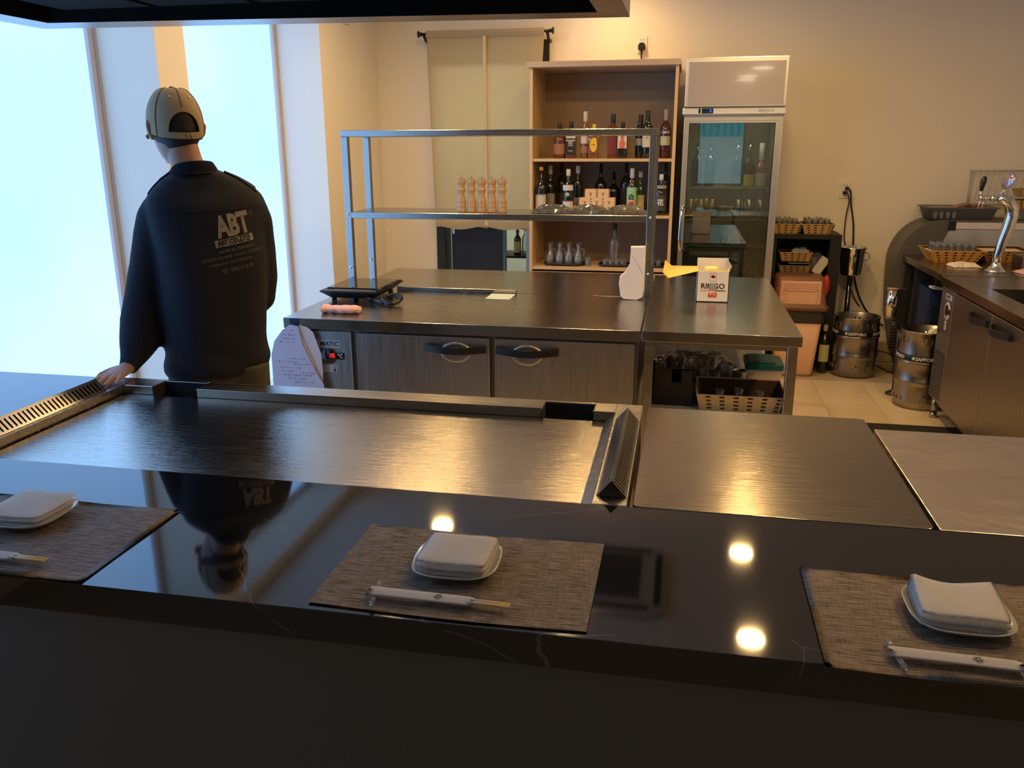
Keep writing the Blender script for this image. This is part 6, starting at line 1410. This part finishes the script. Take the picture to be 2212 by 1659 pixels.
# --- jacket
b = MB()
b.rings([ering(0.022, 0.0, 0.815, 0.172, 0.130, TR), ering(0.022, 0.0, 0.83, 0.180, 0.138, TR), ering(0.022, 0.0, 0.90, 0.176, 0.138, TR), ering(0.026, 0.0, 1.0, 0.176, 0.140, TR), ering(0.034, 0.0, 1.12, 0.180, 0.144, TR), ering(0.038, 0, 1.25, 0.190, 0.146, TR), ering(0.038, 0, 1.35, 0.198, 0.140, TR), ering(0.038, 0, 1.405, 0.200, 0.125, TR), ering(0.037, 0, 1.435, 0.190, 0.108, TR), ering(0.034, 0.0, 1.462, 0.165, 0.092, TR), ering(0.027, 0.0, 1.488, 0.130, 0.082, TR), ering(0.020, 0.0, 1.506, 0.095, 0.076, TR), ering(0.010, 0.004, 1.522, 0.068, 0.070, TR)])
b.tube([(-0.100, 0.0, 1.395), (-0.122, 0.005, 1.36), (-0.145, 0.01, 1.30), (-0.165, 0.018, 1.20), (-0.190, 0.022, 1.10), (-0.213, 0.0, 1.01), (-0.222, -0.025, 0.955), (-0.248, -0.055, 0.905), (-0.268, -0.090, 0.868)], [0.066, 0.068, 0.066, 0.064, 0.067, 0.071, 0.068, 0.048, 0.035], 20)
b.tube([(0.175, 0.01, 1.390), (0.190, 0.015, 1.34), (0.202, 0.03, 1.24), (0.202, 0.05, 1.14), (0.192, 0.09, 1.06), (0.165, 0.16, 1.015), (0.12, 0.225, 1.0), (0.09, 0.258, 0.995)], [0.062, 0.064, 0.060, 0.059, 0.058, 0.052, 0.044, 0.036], 20)
def folds(c):
    x, y, z = c; n = math.hypot(x-0.03, y) or 1
    d = 0.0035*math.sin(30*x+14*z+2*math.sin(9*z))*max(0, min(1, (1.44-z)*4))+0.003*math.sin(46*z+11*x+3*math.sin(8*x))*max(0, min(1, (1.05-z)*6))
    d += 0.004*math.exp(-((z-0.86)/0.02)**2)
    return (x+(x-0.03)/n*d, y+y/n*d, z)
jk = fuse(b, 'jacket', navy, 0.0085, 5, man, folds)
# collar: stands up round the neck and folds over
def col(u, v):
    a = -PI/2+2*PI*(u-0.5)*0.86
    e = [(0.062, 0.068, 1.492), (0.061, 0.066, 1.52), (0.062, 0.067, 1.545), (0.067, 0.073, 1.550), (0.076, 0.082, 1.535), (0.088, 0.092, 1.508)]
    k = min(int(v*5), 4); f = v*5-k; A, B_ = e[k], e[k+1]; rx, ry, z = [A[i]*(1-f)+B_[i]*f for i in range(3)]
    back = 0.5-0.5*math.sin(a)
    z -= 0.030*(1-back)*(z > 1.50)
    return (0.006+rx*math.cos(a), 0.004+ry*math.sin(a), z+0.010*math.cos(a)*0.6)
MB().grid(col, 40, 15, thick=0.004).build('collar', navy, jk, False)
from mathutils.bvhtree import BVHTree
dg = bpy.context.evaluated_depsgraph_get(); bvh = BVHTree.FromObject(jk, dg)
# shoulder tabs lying on the seam of each shoulder
for xa, xb in ((-0.070, -0.145), (0.105, 0.205)):
    rr = []
    for k in range(11):
        x = xa+(xb-xa)*k/10; row = []
        for yy in (-0.022, -0.008, 0.008, 0.022):
            h = bvh.ray_cast(Vector((x, yy, 2.0)), Vector((0, 0, -1))); row.append((h[0] if h[0] else Vector((x, yy, 1.45)))+Vector((0, 0, 0.0065)))
        rr.append([tuple(p) for p in row]+[tuple(p-Vector((0, 0, 0.006))) for p in row[::-1]])
    MB().rings(rr, smooth=False).build('shoulder_tab', navy, jk, False)
# yoke seam across the back
rr = []
for k in range(31):
    x = -0.135+0.345*k/30; z = 1.395-0.006*math.cos((x-0.04)*12); h = bvh.ray_cast(Vector((x, -1, z)), Vector((0, 1, 0)))
    if h[0]: rr.append(tuple(h[0]+Vector((0, -0.001, 0))))
MB().tube(rr, 0.0016, 6).build('yoke_seam', navy, jk, False)
# printed lettering projected on the back
def on_back(o, off):
    me = o.data
    b2 = bmesh.new(); b2.from_mesh(me)
    bmesh.ops.subdivide_edges(b2, edges=[e for e in b2.edges if e.calc_length() > 0.012], cuts=2, use_grid_fill=True); bmesh.ops.triangulate(b2, faces=b2.faces[:])
    b2.to_mesh(me); b2.free()
    for v in me.vertices:
        h = bvh.ray_cast(Vector((v.co.x, -1.0, v.co.z)), Vector((0, 1, 0)))
        v.co.y = (h[0].y if h[0] else -0.14)-off
def back_text(s, size, x, z, m, roll=0.16, off=0.0016, bold=0.0, squash=1.0, spacing=1.0):
    o = text(s, size, m, facing((x, -0.5, z), '-y', roll), parent=jk, extrude=0.0, bold=bold, squash=squash, name='printed_lettering', spacing=spacing); on_back(o, off); return o
back_text('ABT', 0.094, 0.113, 1.340, print_m, bold=0.0045, squash=0.62)
back_text('®', 0.022, 0.176, 1.378, print_d)
q = MB().box(-0.063, 0.063, -0.0001, 0.0001, -0.012, 0.012); q.xf(Matrix.Translation((0.113, -0.5, 1.290)) @ Matrix.Rotation(-0.16, 4, 'Y'))
bmesh.ops.subdivide_edges(q.bm, edges=q.bm.edges[:], cuts=4, use_grid_fill=True); o = q.build('printed_bar', print_m, jk, False); on_back(o, 0.0014)
back_text('ABT CO.,LTD', 0.023, 0.113, 1.290, navy, off=0.0024, bold=0.0006, squash=0.80)
back_text('CHUYÊN GIA CÔNG INOX', 0.0135, 0.118, 1.262, print_d, bold=0.0006, squash=0.72)
back_text('THIẾT BỊ BẾP CÔNG NGHIỆP - NHÀ HÀNG, KHÁCH SẠN', 0.0125, 0.100, 1.240, print_d, bold=0.0004, squash=0.62)
back_text('www.giacongabt.vn   Email: abt@gmail.com', 0.0125, 0.095, 1.220, print_d, bold=0.0004, squash=0.66)
back_text('ĐT : 098218 66 99', 0.019, 0.118, 1.196, print_d, bold=0.0006, squash=0.72)
